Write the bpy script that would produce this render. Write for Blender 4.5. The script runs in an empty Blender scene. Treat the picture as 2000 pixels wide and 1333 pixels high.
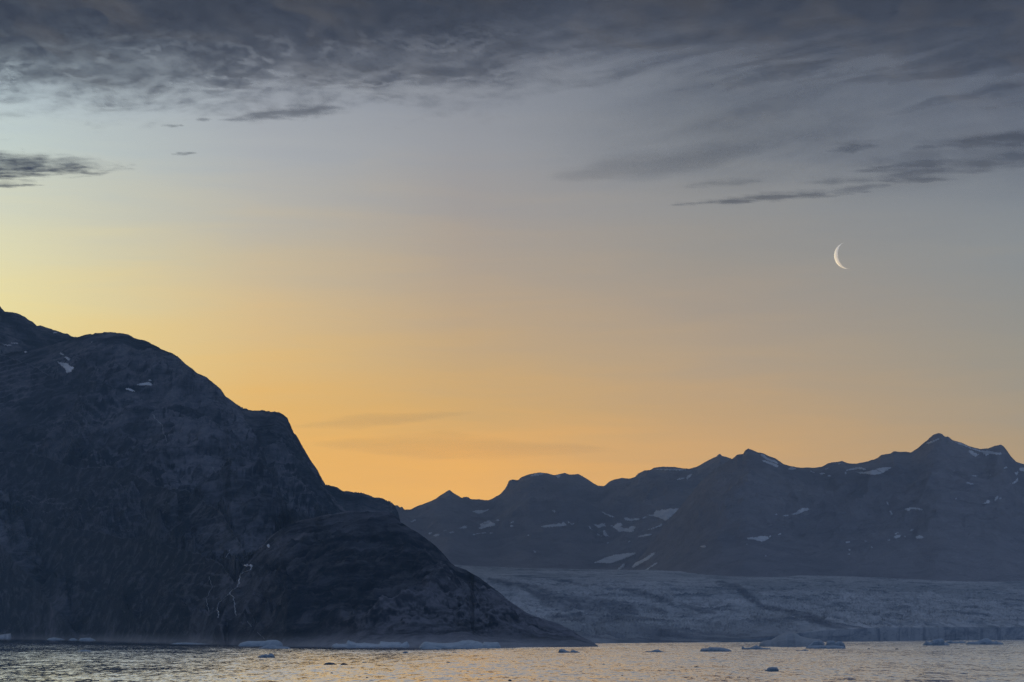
import bpy, bmesh, math, random
import numpy as np
from mathutils import Vector
from mathutils.bvhtree import BVHTree

random.seed(7)
S = bpy.context.scene
COL = S.collection

# ------------------------------------------------------------------ camera
CAM_H, FPX, HROW = 18.0, 5671.0, 1232.0          # height over the sea, focal length in photo pixels, horizon row
PITCH = math.atan((HROW - 666.5) / FPX)
cd = bpy.data.cameras.new('camera')
cam = bpy.data.objects.new('camera', cd); COL.objects.link(cam)
cd.sensor_width = 36.0; cd.lens = FPX / 2000 * 36.0
cd.clip_start = 1.0; cd.clip_end = 400000.0
cam.location = (0, 0, CAM_H); cam.rotation_euler = (math.pi / 2 + PITCH, 0, 0)
S.camera = cam

# ------------------------------------------------------------------ view
S.view_settings.view_transform = 'Standard'; S.view_settings.look = 'None'
S.view_settings.exposure = 0.0; S.view_settings.gamma = 1.0
S.view_settings.use_curve_mapping = False
S.cycles.use_denoising = True; S.cycles.denoising_prefilter = 'NONE'
S.cycles.max_bounces = 6; S.cycles.diffuse_bounces = 2; S.cycles.glossy_bounces = 3
S.cycles.transmission_bounces = 3; S.cycles.volume_bounces = 1; S.cycles.transparent_max_bounces = 16

SUN_AZ, SUN_EL = math.radians(-34.6), math.radians(-2.0)     # the sun has set, to the left of the picture
SUN_DIR = Vector((math.sin(SUN_AZ) * math.cos(SUN_EL), math.cos(SUN_AZ) * math.cos(SUN_EL), math.sin(SUN_EL)))


def lin(c):
    return tuple((v / 255 / 12.92) if v / 255 <= 0.04045 else ((v / 255 + 0.055) / 1.055) ** 2.4 for v in c[:3]) + (1.0,)


class NT:
    """small helper round a node tree"""
    def __init__(s, tree):
        s.t = tree; tree.nodes.clear()

    def n(s, kind, ins=None, **kw):
        nd = s.t.nodes.new(kind)
        for k, v in kw.items(): setattr(nd, k, v)
        for k, v in (ins or {}).items():
            sock = nd.inputs[k]
            if hasattr(v, 'is_output'): s.t.links.new(v, sock)
            else: sock.default_value = v
        return nd

    def m(s, op, a, b=None, c=None, clamp=False):
        ins = {0: a}
        if b is not None: ins[1] = b
        if c is not None: ins[2] = c
        return s.n('ShaderNodeMath', ins, operation=op, use_clamp=clamp).outputs[0]

    def vm(s, op, a, b=None):
        ins = {0: a}
        if b is not None: ins[1] = b
        nd = s.n('ShaderNodeVectorMath', ins, operation=op)
        return nd.outputs[1] if op in ('DOT_PRODUCT', 'LENGTH') else nd.outputs[0]

    def rng(s, v, a, b, c=0.0, d=1.0, smooth=False):
        return s.n('ShaderNodeMapRange', {0: v, 1: a, 2: b, 3: c, 4: d}, clamp=True,
                   interpolation_type='SMOOTHSTEP' if smooth else 'LINEAR').outputs[0]

    def noise(s, vec, scale, detail=4.0, rough=0.55, dist=0.0, out=0):
        return s.n('ShaderNodeTexNoise', {'Vector': vec, 'Scale': scale, 'Detail': detail, 'Roughness': rough,
                                          'Distortion': dist}).outputs[out]

    def ramp(s, fac, stops):
        nd = s.n('ShaderNodeValToRGB', {0: fac})
        el = nd.color_ramp.elements
        while len(el) > 1: el.remove(el[-1])
        for i, (p, c) in enumerate(stops):
            e = el[0] if i == 0 else el.new(p)
            e.position = p; e.color = c
        return nd.outputs[0]

    def mix(s, f, a, b, mode='MIX'):
        nd = s.n('ShaderNodeMix', data_type='RGBA', blend_type=mode)
        for sock, v in ((nd.inputs[0], f), (nd.inputs[6], a), (nd.inputs[7], b)):
            if hasattr(v, 'is_output'): s.t.links.new(v, sock)
            else: sock.default_value = v
        return nd.outputs[2]

    def scale(s, vec, xyz):
        return s.vm('MULTIPLY', vec, xyz)


# ------------------------------------------------------------------ sky
W = bpy.data.worlds.new('World'); S.world = W; W.use_nodes = True
w = NT(W.node_tree)
SKY_GAIN = 1.09
direc = w.n('ShaderNodeTexCoord').outputs['Generated']
sep = w.n('ShaderNodeSeparateXYZ', {0: direc})
elev = w.m('MULTIPLY', w.m('ARCSINE', sep.outputs[2]), 180 / math.pi)
flat = w.vm('NORMALIZE', w.scale(direc, (1, 1, 0)))
dsun = w.m('MULTIPLY', w.m('ARCCOSINE', w.vm('DOT_PRODUCT', flat, (math.sin(SUN_AZ), math.cos(SUN_AZ), 0))), 180 / math.pi)
# very faint high streaks that break the smoothness of the glow
wisp = w.noise(w.scale(direc, (14, 14, 130)), 1.0, 5.0, 0.55, 0.4)
elev_w = w.m('ADD', elev, w.m('MULTIPLY', w.m('SUBTRACT', wisp, 0.5), 1.3))
fac = w.m('DIVIDE', elev_w, 25.0, clamp=True)
ROWS = [1232, 970, 900, 800, 700, 600, 500, 400, 300, 200, 0]
SKY = {
    8.0:  [(255, 228, 150), (255, 228, 150), (255, 228, 152), (254, 230, 158), (252, 232, 166), (248, 233, 176), (240, 232, 190), (226, 226, 200), (210, 218, 206), (198, 210, 208), (170, 184, 194), (118, 128, 142)],
    24.6: [(252, 208, 110), (252, 208, 110), (250, 210, 114), (247, 214, 126), (242, 218, 142), (236, 221, 158), (224, 218, 176), (208, 210, 188), (192, 204, 198), (182, 196, 200), (150, 164, 178), (100, 110, 126)],
    29.6: [(252, 192, 84), (250, 189, 84), (245, 186, 87), (235, 185, 99), (226, 188, 120), (214, 187, 139), (198, 183, 153), (182, 178, 167), (168, 171, 173), (157, 162, 169), (128, 134, 149), (88, 96, 112)],
    33.6: [(255, 189, 76), (254, 187, 78), (243, 180, 86), (217, 172, 101), (202, 168, 117), (187, 163, 131), (173, 158, 140), (160, 153, 147), (148, 149, 153), (140, 143, 150), (110, 116, 131), (80, 88, 104)],
    38.6: [(238, 178, 92), (230, 174, 94), (215, 168, 103), (196, 161, 113), (178, 156, 127), (165, 150, 132), (152, 145, 135), (142, 141, 139), (131, 134, 138), (122, 127, 135), (96, 102, 117), (74, 82, 98)],
    44.6: [(198, 160, 106), (190, 157, 108), (178, 153, 114), (165, 150, 125), (152, 145, 130), (143, 141, 134), (135, 138, 138), (125, 130, 135), (116, 122, 132), (108, 115, 128), (86, 93, 109), (70, 78, 94)],
    90.0: [(140, 138, 142), (136, 136, 143), (132, 134, 145), (128, 132, 147), (124, 131, 149), (122, 131, 151), (120, 131, 153), (118, 130, 155), (116, 130, 156), (114, 129, 157), (110, 126, 156), (98, 115, 146)],
    180.0: [(124, 131, 147), (124, 132, 150), (124, 133, 152), (124, 134, 154), (124, 136, 157), (124, 137, 159), (124, 138, 161), (124, 139, 163), (123, 139, 164), (122, 139, 165), (118, 135, 163), (100, 116, 145)],
}
sky_col, prev = None, None
for d, cols in SKY.items():
    stops = [((HROW - r) / 5699 * 180 / math.pi / 25.0, lin(c)) for r, c in zip(ROWS, cols)] + [(1.0, lin(cols[-1]))]
    r = w.ramp(fac, stops)
    sky_col = r if sky_col is None else w.mix(w.rng(dsun, prev, d), sky_col, r)
    prev = d
nish = w.n('ShaderNodeTexSky', sky_type='NISHITA', sun_disc=False, sun_elevation=SUN_EL, sun_rotation=SUN_AZ)
glow = w.m('ADD', 1.0, w.m('MULTIPLY', w.m('EXPONENT', w.m('MULTIPLY', w.m('ABSOLUTE', elev), -0.4)), 0.62))   # brighter low down
bg1 = w.n('ShaderNodeBackground', {0: sky_col, 1: w.m('MULTIPLY', glow, SKY_GAIN)})
bg2 = w.n('ShaderNodeBackground', {0: nish.outputs[0], 1: 0.05})
w.n('ShaderNodeOutputWorld', {0: w.n('ShaderNodeAddShader', {0: bg1.outputs[0], 1: bg2.outputs[0]}).outputs[0]})

sl = bpy.data.lights.new('sun', 'SUN'); sl.energy = 2.9; sl.angle = math.radians(0.5); sl.color = (1.0, 0.82, 0.46)
sun = bpy.data.objects.new('sun', sl); COL.objects.link(sun)
sun.rotation_euler = (-SUN_DIR).to_track_quat('-Z', 'Y').to_euler()


# ------------------------------------------------------------------ tools
def tag(o, label=None, cat=None, group=None, kind=None):
    if label: o['label'] = label
    if cat: o['category'] = cat
    if group: o['group'] = group
    if kind: o['kind'] = kind
    return o


def ray(px, py):
    """direction of a photo pixel, as x/y and z/y"""
    px = np.asarray(px, float); py = np.asarray(py, float)
    v = 666.5 - py
    y = FPX * math.cos(PITCH) - v * math.sin(PITCH)
    z = FPX * math.sin(PITCH) + v * math.cos(PITCH)
    return (px - 1000.0) / y, z / y


def at(px, py, Y):
    a, t = ray(px, py)
    return Vector((float(a) * Y, Y, CAM_H + float(t) * Y))


def sea_dist(row):
    return -CAM_H / float(ray(1000, row)[1])


def mesh_np(name, V, quads, mat, parent=None, smooth=True, attrs=None):
    me = bpy.data.meshes.new(name)
    V = np.ascontiguousarray(V, np.float32); Q = np.ascontiguousarray(quads, np.int32)
    k = Q.shape[1]
    me.vertices.add(len(V)); me.vertices.foreach_set('co', V.ravel())
    me.loops.add(Q.size); me.loops.foreach_set('vertex_index', Q.ravel())
    me.polygons.add(len(Q)); me.polygons.foreach_set('loop_start', np.arange(0, Q.size, k, dtype=np.int32))
    me.polygons.foreach_set('use_smooth', np.full(len(Q), smooth))
    me.update(calc_edges=True)
    for an, val in (attrs or {}).items():
        at_ = me.attributes.new(an, 'FLOAT', 'POINT'); at_.data.foreach_set('value', np.ascontiguousarray(val, np.float32).ravel())
    me.materials.append(mat)
    o = bpy.data.objects.new(name, me); COL.objects.link(o)
    if parent: o.parent = parent
    return o


def grid_quads(nr, nc):
    i = np.arange(nr * nc).reshape(nr, nc)
    return np.stack([i[:-1, :-1], i[:-1, 1:], i[1:, 1:], i[1:, :-1]], -1).reshape(-1, 4)


_rs = np.random.RandomState(11)
_perm = _rs.permutation(1024).astype(np.int64)
_ga = _rs.rand(1024) * 2 * np.pi
_gx, _gy = np.cos(_ga), np.sin(_ga)


def perlin(x, y):
    xi = np.floor(x).astype(np.int64); yi = np.floor(y).astype(np.int64)
    fx, fy = x - xi, y - yi
    u = fx * fx * fx * (fx * (fx * 6 - 15) + 10); v = fy * fy * fy * (fy * (fy * 6 - 15) + 10)

    def g(ix, iy, dx, dy):
        h = _perm[(_perm[ix & 1023] + iy) & 1023]
        return _gx[h] * dx + _gy[h] * dy
    a = g(xi, yi, fx, fy); b = g(xi + 1, yi, fx - 1, fy)
    c = g(xi, yi + 1, fx, fy - 1); d = g(xi + 1, yi + 1, fx - 1, fy - 1)
    return (a + u * (b - a) + v * ((c + u * (d - c)) - (a + u * (b - a)))) * 1.5


def fbm(x, y, oct=5, gain=0.5, lac=2.03):
    s, amp, tot = 0, 1, 0
    for i in range(oct):
        s = s + amp * perlin(x + 17.3 * i, y - 9.1 * i); tot += amp
        amp *= gain; x = x * lac; y = y * lac
    return s / tot


def ridged(x, y, oct=5, gain=0.5, lac=2.07):
    s, amp, tot, wgt = 0, 1, 0, 1
    for i in range(oct):
        n = 1 - np.abs(perlin(x + 31.7 * i, y + 5.3 * i)); n = n * n
        s = s + amp * n * wgt; tot += amp; wgt = np.clip(n * 1.6, 0, 1)
        amp *= gain; x = x * lac; y = y * lac
    return s / tot


def sstep(x, a, b):
    t = np.clip((x - a) / (b - a), 0, 1)
    return t * t * (3 - 2 * t)


# ------------------------------------------------------------------ materials
def material(name):
    m = bpy.data.materials.new(name); m.use_nodes = True
    return m, NT(m.node_tree)


def rock_material(name, dark, mid, light, moss, sc=1.0, bump=3.0, green=0.0):
    m, t = material(name)
    g = t.n('ShaderNodeNewGeometry'); pos = g.outputs['Position']
    nz = t.n('ShaderNodeSeparateXYZ', {0: g.outputs['Normal']}).outputs[2]
    n1 = t.noise(pos, 0.0022 * sc, 7, 0.62, 0.4)
    n2 = t.noise(t.scale(pos, (1, 1, 2.2)), 0.011 * sc, 9, 0.72, 0.6)
    n3 = t.noise(pos, 0.06 * sc, 6, 0.7)
    # joints and banding dip down to the right
    tilt = t.n('ShaderNodeMapping', {'Vector': pos, 'Rotation': (0, math.radians(24), 0), 'Scale': (0.28, 0.5, 1.5)}).outputs[0]
    n4 = t.noise(tilt, 0.03 * sc, 7, 0.72, 0.8)
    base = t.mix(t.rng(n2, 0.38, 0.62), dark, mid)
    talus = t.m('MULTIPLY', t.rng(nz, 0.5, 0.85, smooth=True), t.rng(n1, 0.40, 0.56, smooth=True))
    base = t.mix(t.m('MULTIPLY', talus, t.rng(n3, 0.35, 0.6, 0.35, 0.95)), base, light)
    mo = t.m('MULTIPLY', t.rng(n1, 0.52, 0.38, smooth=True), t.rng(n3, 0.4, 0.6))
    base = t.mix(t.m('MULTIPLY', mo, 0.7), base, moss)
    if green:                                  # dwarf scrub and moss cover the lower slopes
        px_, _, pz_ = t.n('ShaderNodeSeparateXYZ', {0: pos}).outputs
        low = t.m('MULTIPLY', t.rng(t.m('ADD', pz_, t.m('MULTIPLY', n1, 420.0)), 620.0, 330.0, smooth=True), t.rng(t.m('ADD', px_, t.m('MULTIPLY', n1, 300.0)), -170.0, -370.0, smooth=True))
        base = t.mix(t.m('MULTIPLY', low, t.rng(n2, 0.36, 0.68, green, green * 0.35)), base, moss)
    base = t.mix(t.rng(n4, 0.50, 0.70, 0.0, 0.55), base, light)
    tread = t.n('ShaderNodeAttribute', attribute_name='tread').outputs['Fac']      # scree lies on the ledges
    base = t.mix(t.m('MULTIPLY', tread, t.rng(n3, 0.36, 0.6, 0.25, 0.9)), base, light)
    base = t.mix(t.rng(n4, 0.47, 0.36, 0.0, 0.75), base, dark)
    h = t.m('ADD', t.m('MULTIPLY', n2, 26.0), t.m('ADD', t.m('MULTIPLY', n3, 5.0), t.m('MULTIPLY', n4, 16.0)))
    b = t.n('ShaderNodeBump', {'Strength': 1.0, 'Distance': bump / 3.0, 'Height': h})
    p = t.n('ShaderNodeBsdfPrincipled', {'Base Color': base, 'Roughness': 0.95, 'Specular IOR Level': 0.1, 'Normal': b.outputs[0]})
    t.n('ShaderNodeOutputMaterial', {0: p.outputs[0]})
    return m


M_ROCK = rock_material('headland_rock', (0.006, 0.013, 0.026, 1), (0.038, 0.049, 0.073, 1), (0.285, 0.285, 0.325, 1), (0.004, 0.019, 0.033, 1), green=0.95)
M_FAR = rock_material('far_rock', (0.315, 0.295, 0.315, 1), (0.385, 0.36, 0.38, 1), (0.45, 0.425, 0.435, 1), (0.33, 0.32, 0.335, 1), 0.7)  # lightened: the thicker haze over the far ranges is put into the rock colour


def snow_material():
    m, t = material('old_snow')
    pos = t.n('ShaderNodeNewGeometry').outputs['Position']
    n = t.noise(pos, 0.02, 5, 0.6)
    c = t.mix(t.rng(n, 0.35, 0.65), (0.70, 0.72, 0.76, 1), (0.88, 0.89, 0.91, 1))
    p = t.n('ShaderNodeBsdfPrincipled', {'Base Color': c, 'Roughness': 0.8, 'Specular IOR Level': 0.2})
    t.n('ShaderNodeOutputMaterial', {0: p.outputs[0]})
    return m


M_SNOW = snow_material()


def water_white_material():
    m, t = material('stream_foam')
    pos = t.n('ShaderNodeNewGeometry').outputs['Position']
    n = t.noise(pos, 0.08, 4, 0.7)
    c = t.mix(t.rng(n, 0.35, 0.6), (0.45, 0.48, 0.52, 1), (0.82, 0.84, 0.87, 1))
    p = t.n('ShaderNodeBsdfPrincipled', {'Base Color': c, 'Roughness': 0.5})
    t.n('ShaderNodeOutputMaterial', {0: p.outputs[0]})
    return m


M_FOAM = water_white_material()


def ice_material(name, white, blue):
    m, t = material(name)
    g = t.n('ShaderNodeNewGeometry'); pos = g.outputs['Position']
    co = t.n('ShaderNodeTexCoord').outputs['Object']
    z = t.n('ShaderNodeSeparateXYZ', {0: pos}).outputs[2]
    nz = t.n('ShaderNodeSeparateXYZ', {0: g.outputs['Normal']}).outputs[2]
    n = t.noise(t.scale(co, (1, 1, 3.0)), 0.16, 6, 0.65, 0.6)
    n2 = t.noise(co, 0.7, 5, 0.6)
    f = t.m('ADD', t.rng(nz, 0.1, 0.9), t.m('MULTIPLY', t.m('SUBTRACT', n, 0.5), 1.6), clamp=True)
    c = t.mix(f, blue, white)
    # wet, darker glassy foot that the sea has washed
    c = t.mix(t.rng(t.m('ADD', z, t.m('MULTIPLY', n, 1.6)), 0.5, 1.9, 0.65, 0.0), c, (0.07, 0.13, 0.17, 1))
    b = t.n('ShaderNodeBump', {'Strength': 0.7, 'Distance': 0.8, 'Height': t.m('ADD', n, t.m('MULTIPLY', n2, 0.4))})
    p = t.n('ShaderNodeBsdfPrincipled', {'Base Color': c, 'Roughness': 0.45, 'IOR': 1.31, 'Normal': b.outputs[0]})
    t.n('ShaderNodeOutputMaterial', {0: p.outputs[0]})
    return m


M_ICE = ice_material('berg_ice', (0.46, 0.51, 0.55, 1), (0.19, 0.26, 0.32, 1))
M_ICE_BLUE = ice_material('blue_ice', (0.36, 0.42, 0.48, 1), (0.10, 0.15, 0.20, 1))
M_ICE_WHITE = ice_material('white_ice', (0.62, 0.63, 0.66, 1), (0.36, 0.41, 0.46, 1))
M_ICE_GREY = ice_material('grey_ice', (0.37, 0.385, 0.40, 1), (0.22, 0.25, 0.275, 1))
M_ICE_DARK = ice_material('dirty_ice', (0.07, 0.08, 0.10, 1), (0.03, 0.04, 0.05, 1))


def glacier_material():
    m, t = material('glacier_ice')
    g = t.n('ShaderNodeNewGeometry'); pos = g.outputs['Position']
    nz = t.n('ShaderNodeSeparateXYZ', {0: g.outputs['Normal']}).outputs[2]
    deb = t.n('ShaderNodeAttribute', attribute_name='debris').outputs['Fac']
    warp = t.vm('ADD', pos, t.scale(t.noise(pos, 0.0018, 3, 0.5, 0.0, out=1), (260, 700, 0)))
    n1 = t.noise(t.scale(warp, (0.6, 0.22, 1.0)), 0.0045, 7, 0.62, 0.3)
    n2 = t.noise(t.scale(warp, (0.55, 0.34, 2.0)), 0.022, 7, 0.74, 0.4)
    n3 = t.noise(t.scale(pos, (1.0, 0.3, 2.0)), 0.11, 4, 0.7)
    c = t.mix(t.rng(n1, 0.34, 0.66), (0.44, 0.45, 0.455, 1), (0.72, 0.71, 0.70, 1))
    c = t.mix(t.rng(n2, 0.50, 0.64, 0.0, 0.8), c, (0.10, 0.125, 0.16, 1))
    c = t.mix(t.rng(n3, 0.54, 0.70, 0.0, 0.6), c, (0.12, 0.145, 0.18, 1))
    line = t.noise(t.scale(warp, (0.0028, 0.014, 0.0)), 1.0, 6, 0.68, 0.5)
    c = t.mix(t.rng(line, 0.54, 0.66, 0.0, 0.5), c, (0.10, 0.125, 0.16, 1))
    c = t.mix(t.rng(line, 0.44, 0.34, 0.0, 0.45), c, (0.66, 0.66, 0.66, 1))
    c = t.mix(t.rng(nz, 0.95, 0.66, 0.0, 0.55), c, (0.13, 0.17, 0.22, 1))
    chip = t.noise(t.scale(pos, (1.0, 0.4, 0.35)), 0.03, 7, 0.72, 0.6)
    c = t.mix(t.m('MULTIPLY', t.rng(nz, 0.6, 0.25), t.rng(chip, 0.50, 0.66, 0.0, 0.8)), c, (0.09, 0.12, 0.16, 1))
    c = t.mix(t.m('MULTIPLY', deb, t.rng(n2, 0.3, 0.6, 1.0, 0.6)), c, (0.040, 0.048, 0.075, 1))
    b = t.n('ShaderNodeBump', {'Strength': 1.0, 'Distance': 1.0, 'Height': t.m('ADD', t.m('MULTIPLY', n2, 9.0), t.m('MULTIPLY', n1, 10.0))})
    p = t.n('ShaderNodeBsdfPrincipled', {'Base Color': c, 'Roughness': 0.85, 'Specular IOR Level': 0.2, 'Normal': b.outputs[0]})
    t.n('ShaderNodeOutputMaterial', {0: p.outputs[0]})
    return m


M_GLACIER = glacier_material()


def sea_material():
    m, t = material('sea_water')
    pos = t.n('ShaderNodeNewGeometry').outputs['Position']
    sp = t.n('ShaderNodeSeparateXYZ', {0: pos})
    X, Y = sp.outputs[0], sp.outputs[1]

    def slopes(sx, sy, off, detail):
        c = t.noise(t.vm('ADD', t.scale(pos, (1 / sx, 1 / sy, 0)), (off, off * 1.7, 0)), 1.0, detail, 0.6, 0.3, out=1)
        return t.vm('SUBTRACT', c, (0.5, 0.5, 0.5))
    a = t.scale(slopes(2.2, 11.0, 0.0, 4.0), (0.19, 0.23, 0))
    b = t.scale(slopes(9.0, 55.0, 40.0, 3.0), (0.12, 0.125, 0))
    c = t.scale(slopes(160.0, 500.0, 80.0, 4.0), (0.02, 0.07, 0))
    s = t.vm('ADD', t.vm('ADD', a, b), c)
    # sheltered, calmer water close under the far left shore
    calm_line = t.m('SUBTRACT', Y, t.m('ADD', 3050.0, t.m('MULTIPLY', X, -2.35)))
    calm = t.rng(calm_line, -700.0, -150.0, 1.0, 0.12, smooth=True)
    left = t.rng(X, -240.0, -60.0, smooth=True)
    calm = t.m('MAXIMUM', calm, left)
    s = t.n('ShaderNodeVectorMath', {0: t.vm('ADD', s, (0.0, -0.047, 0.0)), 'Scale': calm}, operation='SCALE').outputs[0]
    s = t.vm('MINIMUM', s, (10.0, -0.004, 10.0))      # backs of the waves are hidden at this low angle
    nrm = t.vm('NORMALIZE', t.vm('ADD', s, (0, 0, 1)))
    gl = t.n('ShaderNodeBsdfGlossy', {'Color': (0.96, 0.97, 1.0, 1), 'Roughness': 0.07, 'Normal': nrm})
    df = t.n('ShaderNodeBsdfDiffuse', {'Color': (0.018, 0.032, 0.042, 1)})
    mx = t.n('ShaderNodeMixShader', {0: 0.96,      # seen this flat, nearly all light is mirrored
                                      1: df.outputs[0], 2: gl.outputs[0]})
    t.n('ShaderNodeOutputMaterial', {0: mx.outputs[0]})
    return m


M_SEA = sea_material()

# ------------------------------------------------------------------ sea
R = 45000.0
v = np.array([(-R, -R, 0), (R, -R, 0), (R, R, 0), (-R, R, 0)])
sea = mesh_np('water', v, [[0, 1, 2, 3]], M_SEA, smooth=False)
tag(sea, 'rippled fjord water glittering pale gold below the mountains', 'water', kind='structure')


# ------------------------------------------------------------------ mountains
class Layer:
    """one ridge: a crest line in space, a front slope of given depth and profile, a back slope"""
    def __init__(s, pts, width, p=1.0, back=0.5, extra=0.0):
        A, T, D = [], [], []
        for px, py, d in pts:
            a, t = ray(px, py); A.append(float(a)); T.append(float(t)); D.append(d)
        o = np.argsort(A)
        s.A, s.T, s.D = np.array(A)[o], np.array(T)[o], np.array(D)[o]
        s.width, s.p, s.back = width, p, back

    def z(s, a, Y, foot):
        D = np.interp(a, s.A, s.D)
        g = np.linspace(s.A[0] - 0.03, s.A[-1] + 0.03, 1600)
        k = max(1, int(0.0042 / (g[1] - g[0])))
        w_ = np.bartlett(2 * k + 3)[1:-1]; w_ /= w_.sum()
        soft = np.convolve(np.pad(np.interp(g, s.A, s.T), k, mode='edge'), w_, 'valid')
        f = sstep(np.abs(Y - D), 15, 420)
        Te = np.interp(a, s.A, s.T) * (1 - f) + np.minimum(np.interp(a, g, soft), np.interp(a, s.A, s.T) + 0.004) * f
        zc = CAM_H + Te * D
        Wd = np.maximum(D - foot, 200.0) if s.width is None else s.width
        u = (D - Y) / Wd
        front = zc - np.maximum(zc + 4.0, 0) * np.sign(u) * np.abs(u) ** s.p - np.where(zc < 0, 60, 0)
        backz = zc - (Y - D) * s.back - np.where(zc < 0, 60, 0)
        return np.where(Y <= D, front, backz), np.abs(Y - D)


def P(D, *xy):
    return [(x, y, D) for x, y in xy]


# shoreline of the left massif, from waterline rows of the photograph
shore_px = np.array([-700, -300, 0, 150, 330, 460, 560, 700, 850, 1000, 1120, 1175, 1230])
shore_row = np.array([1243.5, 1245.5, 1247.5, 1250.5, 1255.5, 1259.0, 1262.0, 1263.5, 1264.2, 1264.6, 1264.8, 1263.8, 1262.0])
shore_a = ray(shore_px, np.full(len(shore_px), HROW))[0]
shore_d = np.array([sea_dist(r) for r in shore_row])

massif = [
    # far left peak
    Layer([(-700, 690, 9600), (-400, 620, 9600), (-200, 570, 9600), (-60, 575, 9550), (-20, 588, 9500), (0, 598, 9500), (4, 603, 9500), (9, 609, 9500), (30, 611, 9500), (45, 617, 9500), (58, 624, 9500), (72, 635, 9500),
           (92, 639, 9500), (110, 645, 9500), (150, 659, 9500), (220, 700, 9500), (320, 800, 9500), (500, 1000, 9500), (700, 1250, 9500)], 2300, 1.0, 0.35),
    # rounded dome
    Layer([(-200, 760, 8800), (0, 692, 8600), (100, 675, 8400), (150, 659, 8300), (172, 653, 8250), (190, 650, 8250), (205, 648.5, 8250), (225, 650, 8200), (240, 652, 8200), (252, 654, 8200), (262, 661, 8200), (278, 664, 8180),
           (290, 668, 8150), (315, 682, 8100), (335, 690, 8050), (347, 697, 8000), (362, 711, 7950), (375, 720, 7900), (384, 729, 7900), (404, 737, 7850), (422, 753, 7750), (432, 761, 7700), (440, 774, 7600), (462, 790, 7450),
           (476, 810, 7250), (495, 850, 6900), (520, 905, 6500), (545, 960, 6100), (570, 1010, 5700), (600, 1060, 5300), (640, 1150, 4900), (700, 1260, 4700)], None, 1.05, 0.4),
    # shoulder behind it with the steep right edge
    Layer([(300, 830, 8500), (400, 800, 8400), (440, 778, 8300), (462, 790, 8300), (478, 797, 8250), (492, 801.5, 8250), (505, 801, 8250), (520, 802, 8250), (540, 803, 8200), (552, 809, 8200), (561, 814, 8200), (566, 826, 8200), (574, 845, 8150), (580, 852, 8150), (586, 863, 8150), (597, 883, 8100),
           (606, 898, 8100), (620, 918, 8050), (627, 932, 8050), (633, 942, 8000), (645, 962, 7950), (662, 985, 7900), (685, 1003, 7800), (720, 1040, 7700), (800, 1260, 7500)], 3000, 0.9, 0.9),
    # low ridge farther back
    Layer([(560, 935, 9400), (620, 940, 9300), (640, 946, 9250), (658, 952, 9250), (672, 960, 9250), (680, 959, 9250), (690, 961, 9250), (705, 961, 9200), (722, 968, 9200), (745, 973, 9200), (757, 977, 9200), (765, 981, 9150), (772, 990, 9150), (778, 1002, 9150), (784, 1030, 9100), (800, 1090, 9000), (860, 1260, 9000)], 1700, 0.9, 0.9),
    # nearer dark spur low on the left
    Layer([(-700, 690, 8700), (-300, 670, 8500), (-100, 668, 8300), (0, 690, 8050), (60, 712, 7900), (105, 738, 7700), (150, 758, 7550), (190, 790, 7300), (240, 828, 7000), (290, 862, 6750), (335, 878, 6500), (380, 915, 6150),
           (430, 965, 5750), (470, 1010, 5350), (500, 1070, 4950), (540, 1160, 4600), (600, 1265, 4300)], None, 0.88, 0.25),
    # lower bench on the left
    Layer([(-700, 900, 8400), (-200, 880, 7900), (0, 882, 7450), (60, 886, 7200), (150, 912, 6700), (225, 910, 6350), (300, 945, 5850), (370, 962, 5400), (430, 1000, 5000), (470, 1060, 4700), (520, 1150, 4350), (580, 1265, 4000)], None, 0.8, 0.05),
    # lowest bench
    Layer([(-700, 1060, 8200), (-100, 1015, 7500), (0, 1000, 7100), (60, 1012, 6750), (110, 1030, 6400), (200, 1040, 5850), (300, 1062, 5150), (380, 1080, 4700), (430, 1100, 4400), (465, 1150, 4180), (500, 1262, 3900)], None, 0.85, 0.03),
    # rounded bare headland in front
    Layer([(395, 1266, 3900), (430, 1210, 4000), (455, 1150, 4150), (480, 1105, 4280), (510, 1068, 4350), (540, 1040, 4380), (580, 1020, 4400), (640, 1010, 4400), (690, 1006, 4380), (730, 1008, 4350), (765, 1012, 4320), (788, 1024, 4290), (810, 1037, 4260), (832, 1052, 4220),
           (850, 1066, 4190), (866, 1082, 4150), (879, 1098, 4120), (890, 1107, 4100), (910, 1113, 4060), (935, 1128, 4010), (960, 1146, 3960), (985, 1166, 3900), (1005, 1182, 3850), (1030, 1198, 3780), (1055, 1208, 3720), (1085, 1217, 3640), (1110, 1228, 3560),
           (1130, 1240, 3480), (1150, 1250, 3420), (1166, 1260, 3360), (1175, 1266, 3330), (1200, 1275, 3330)], None, 1.7, 0.35),
]


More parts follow.
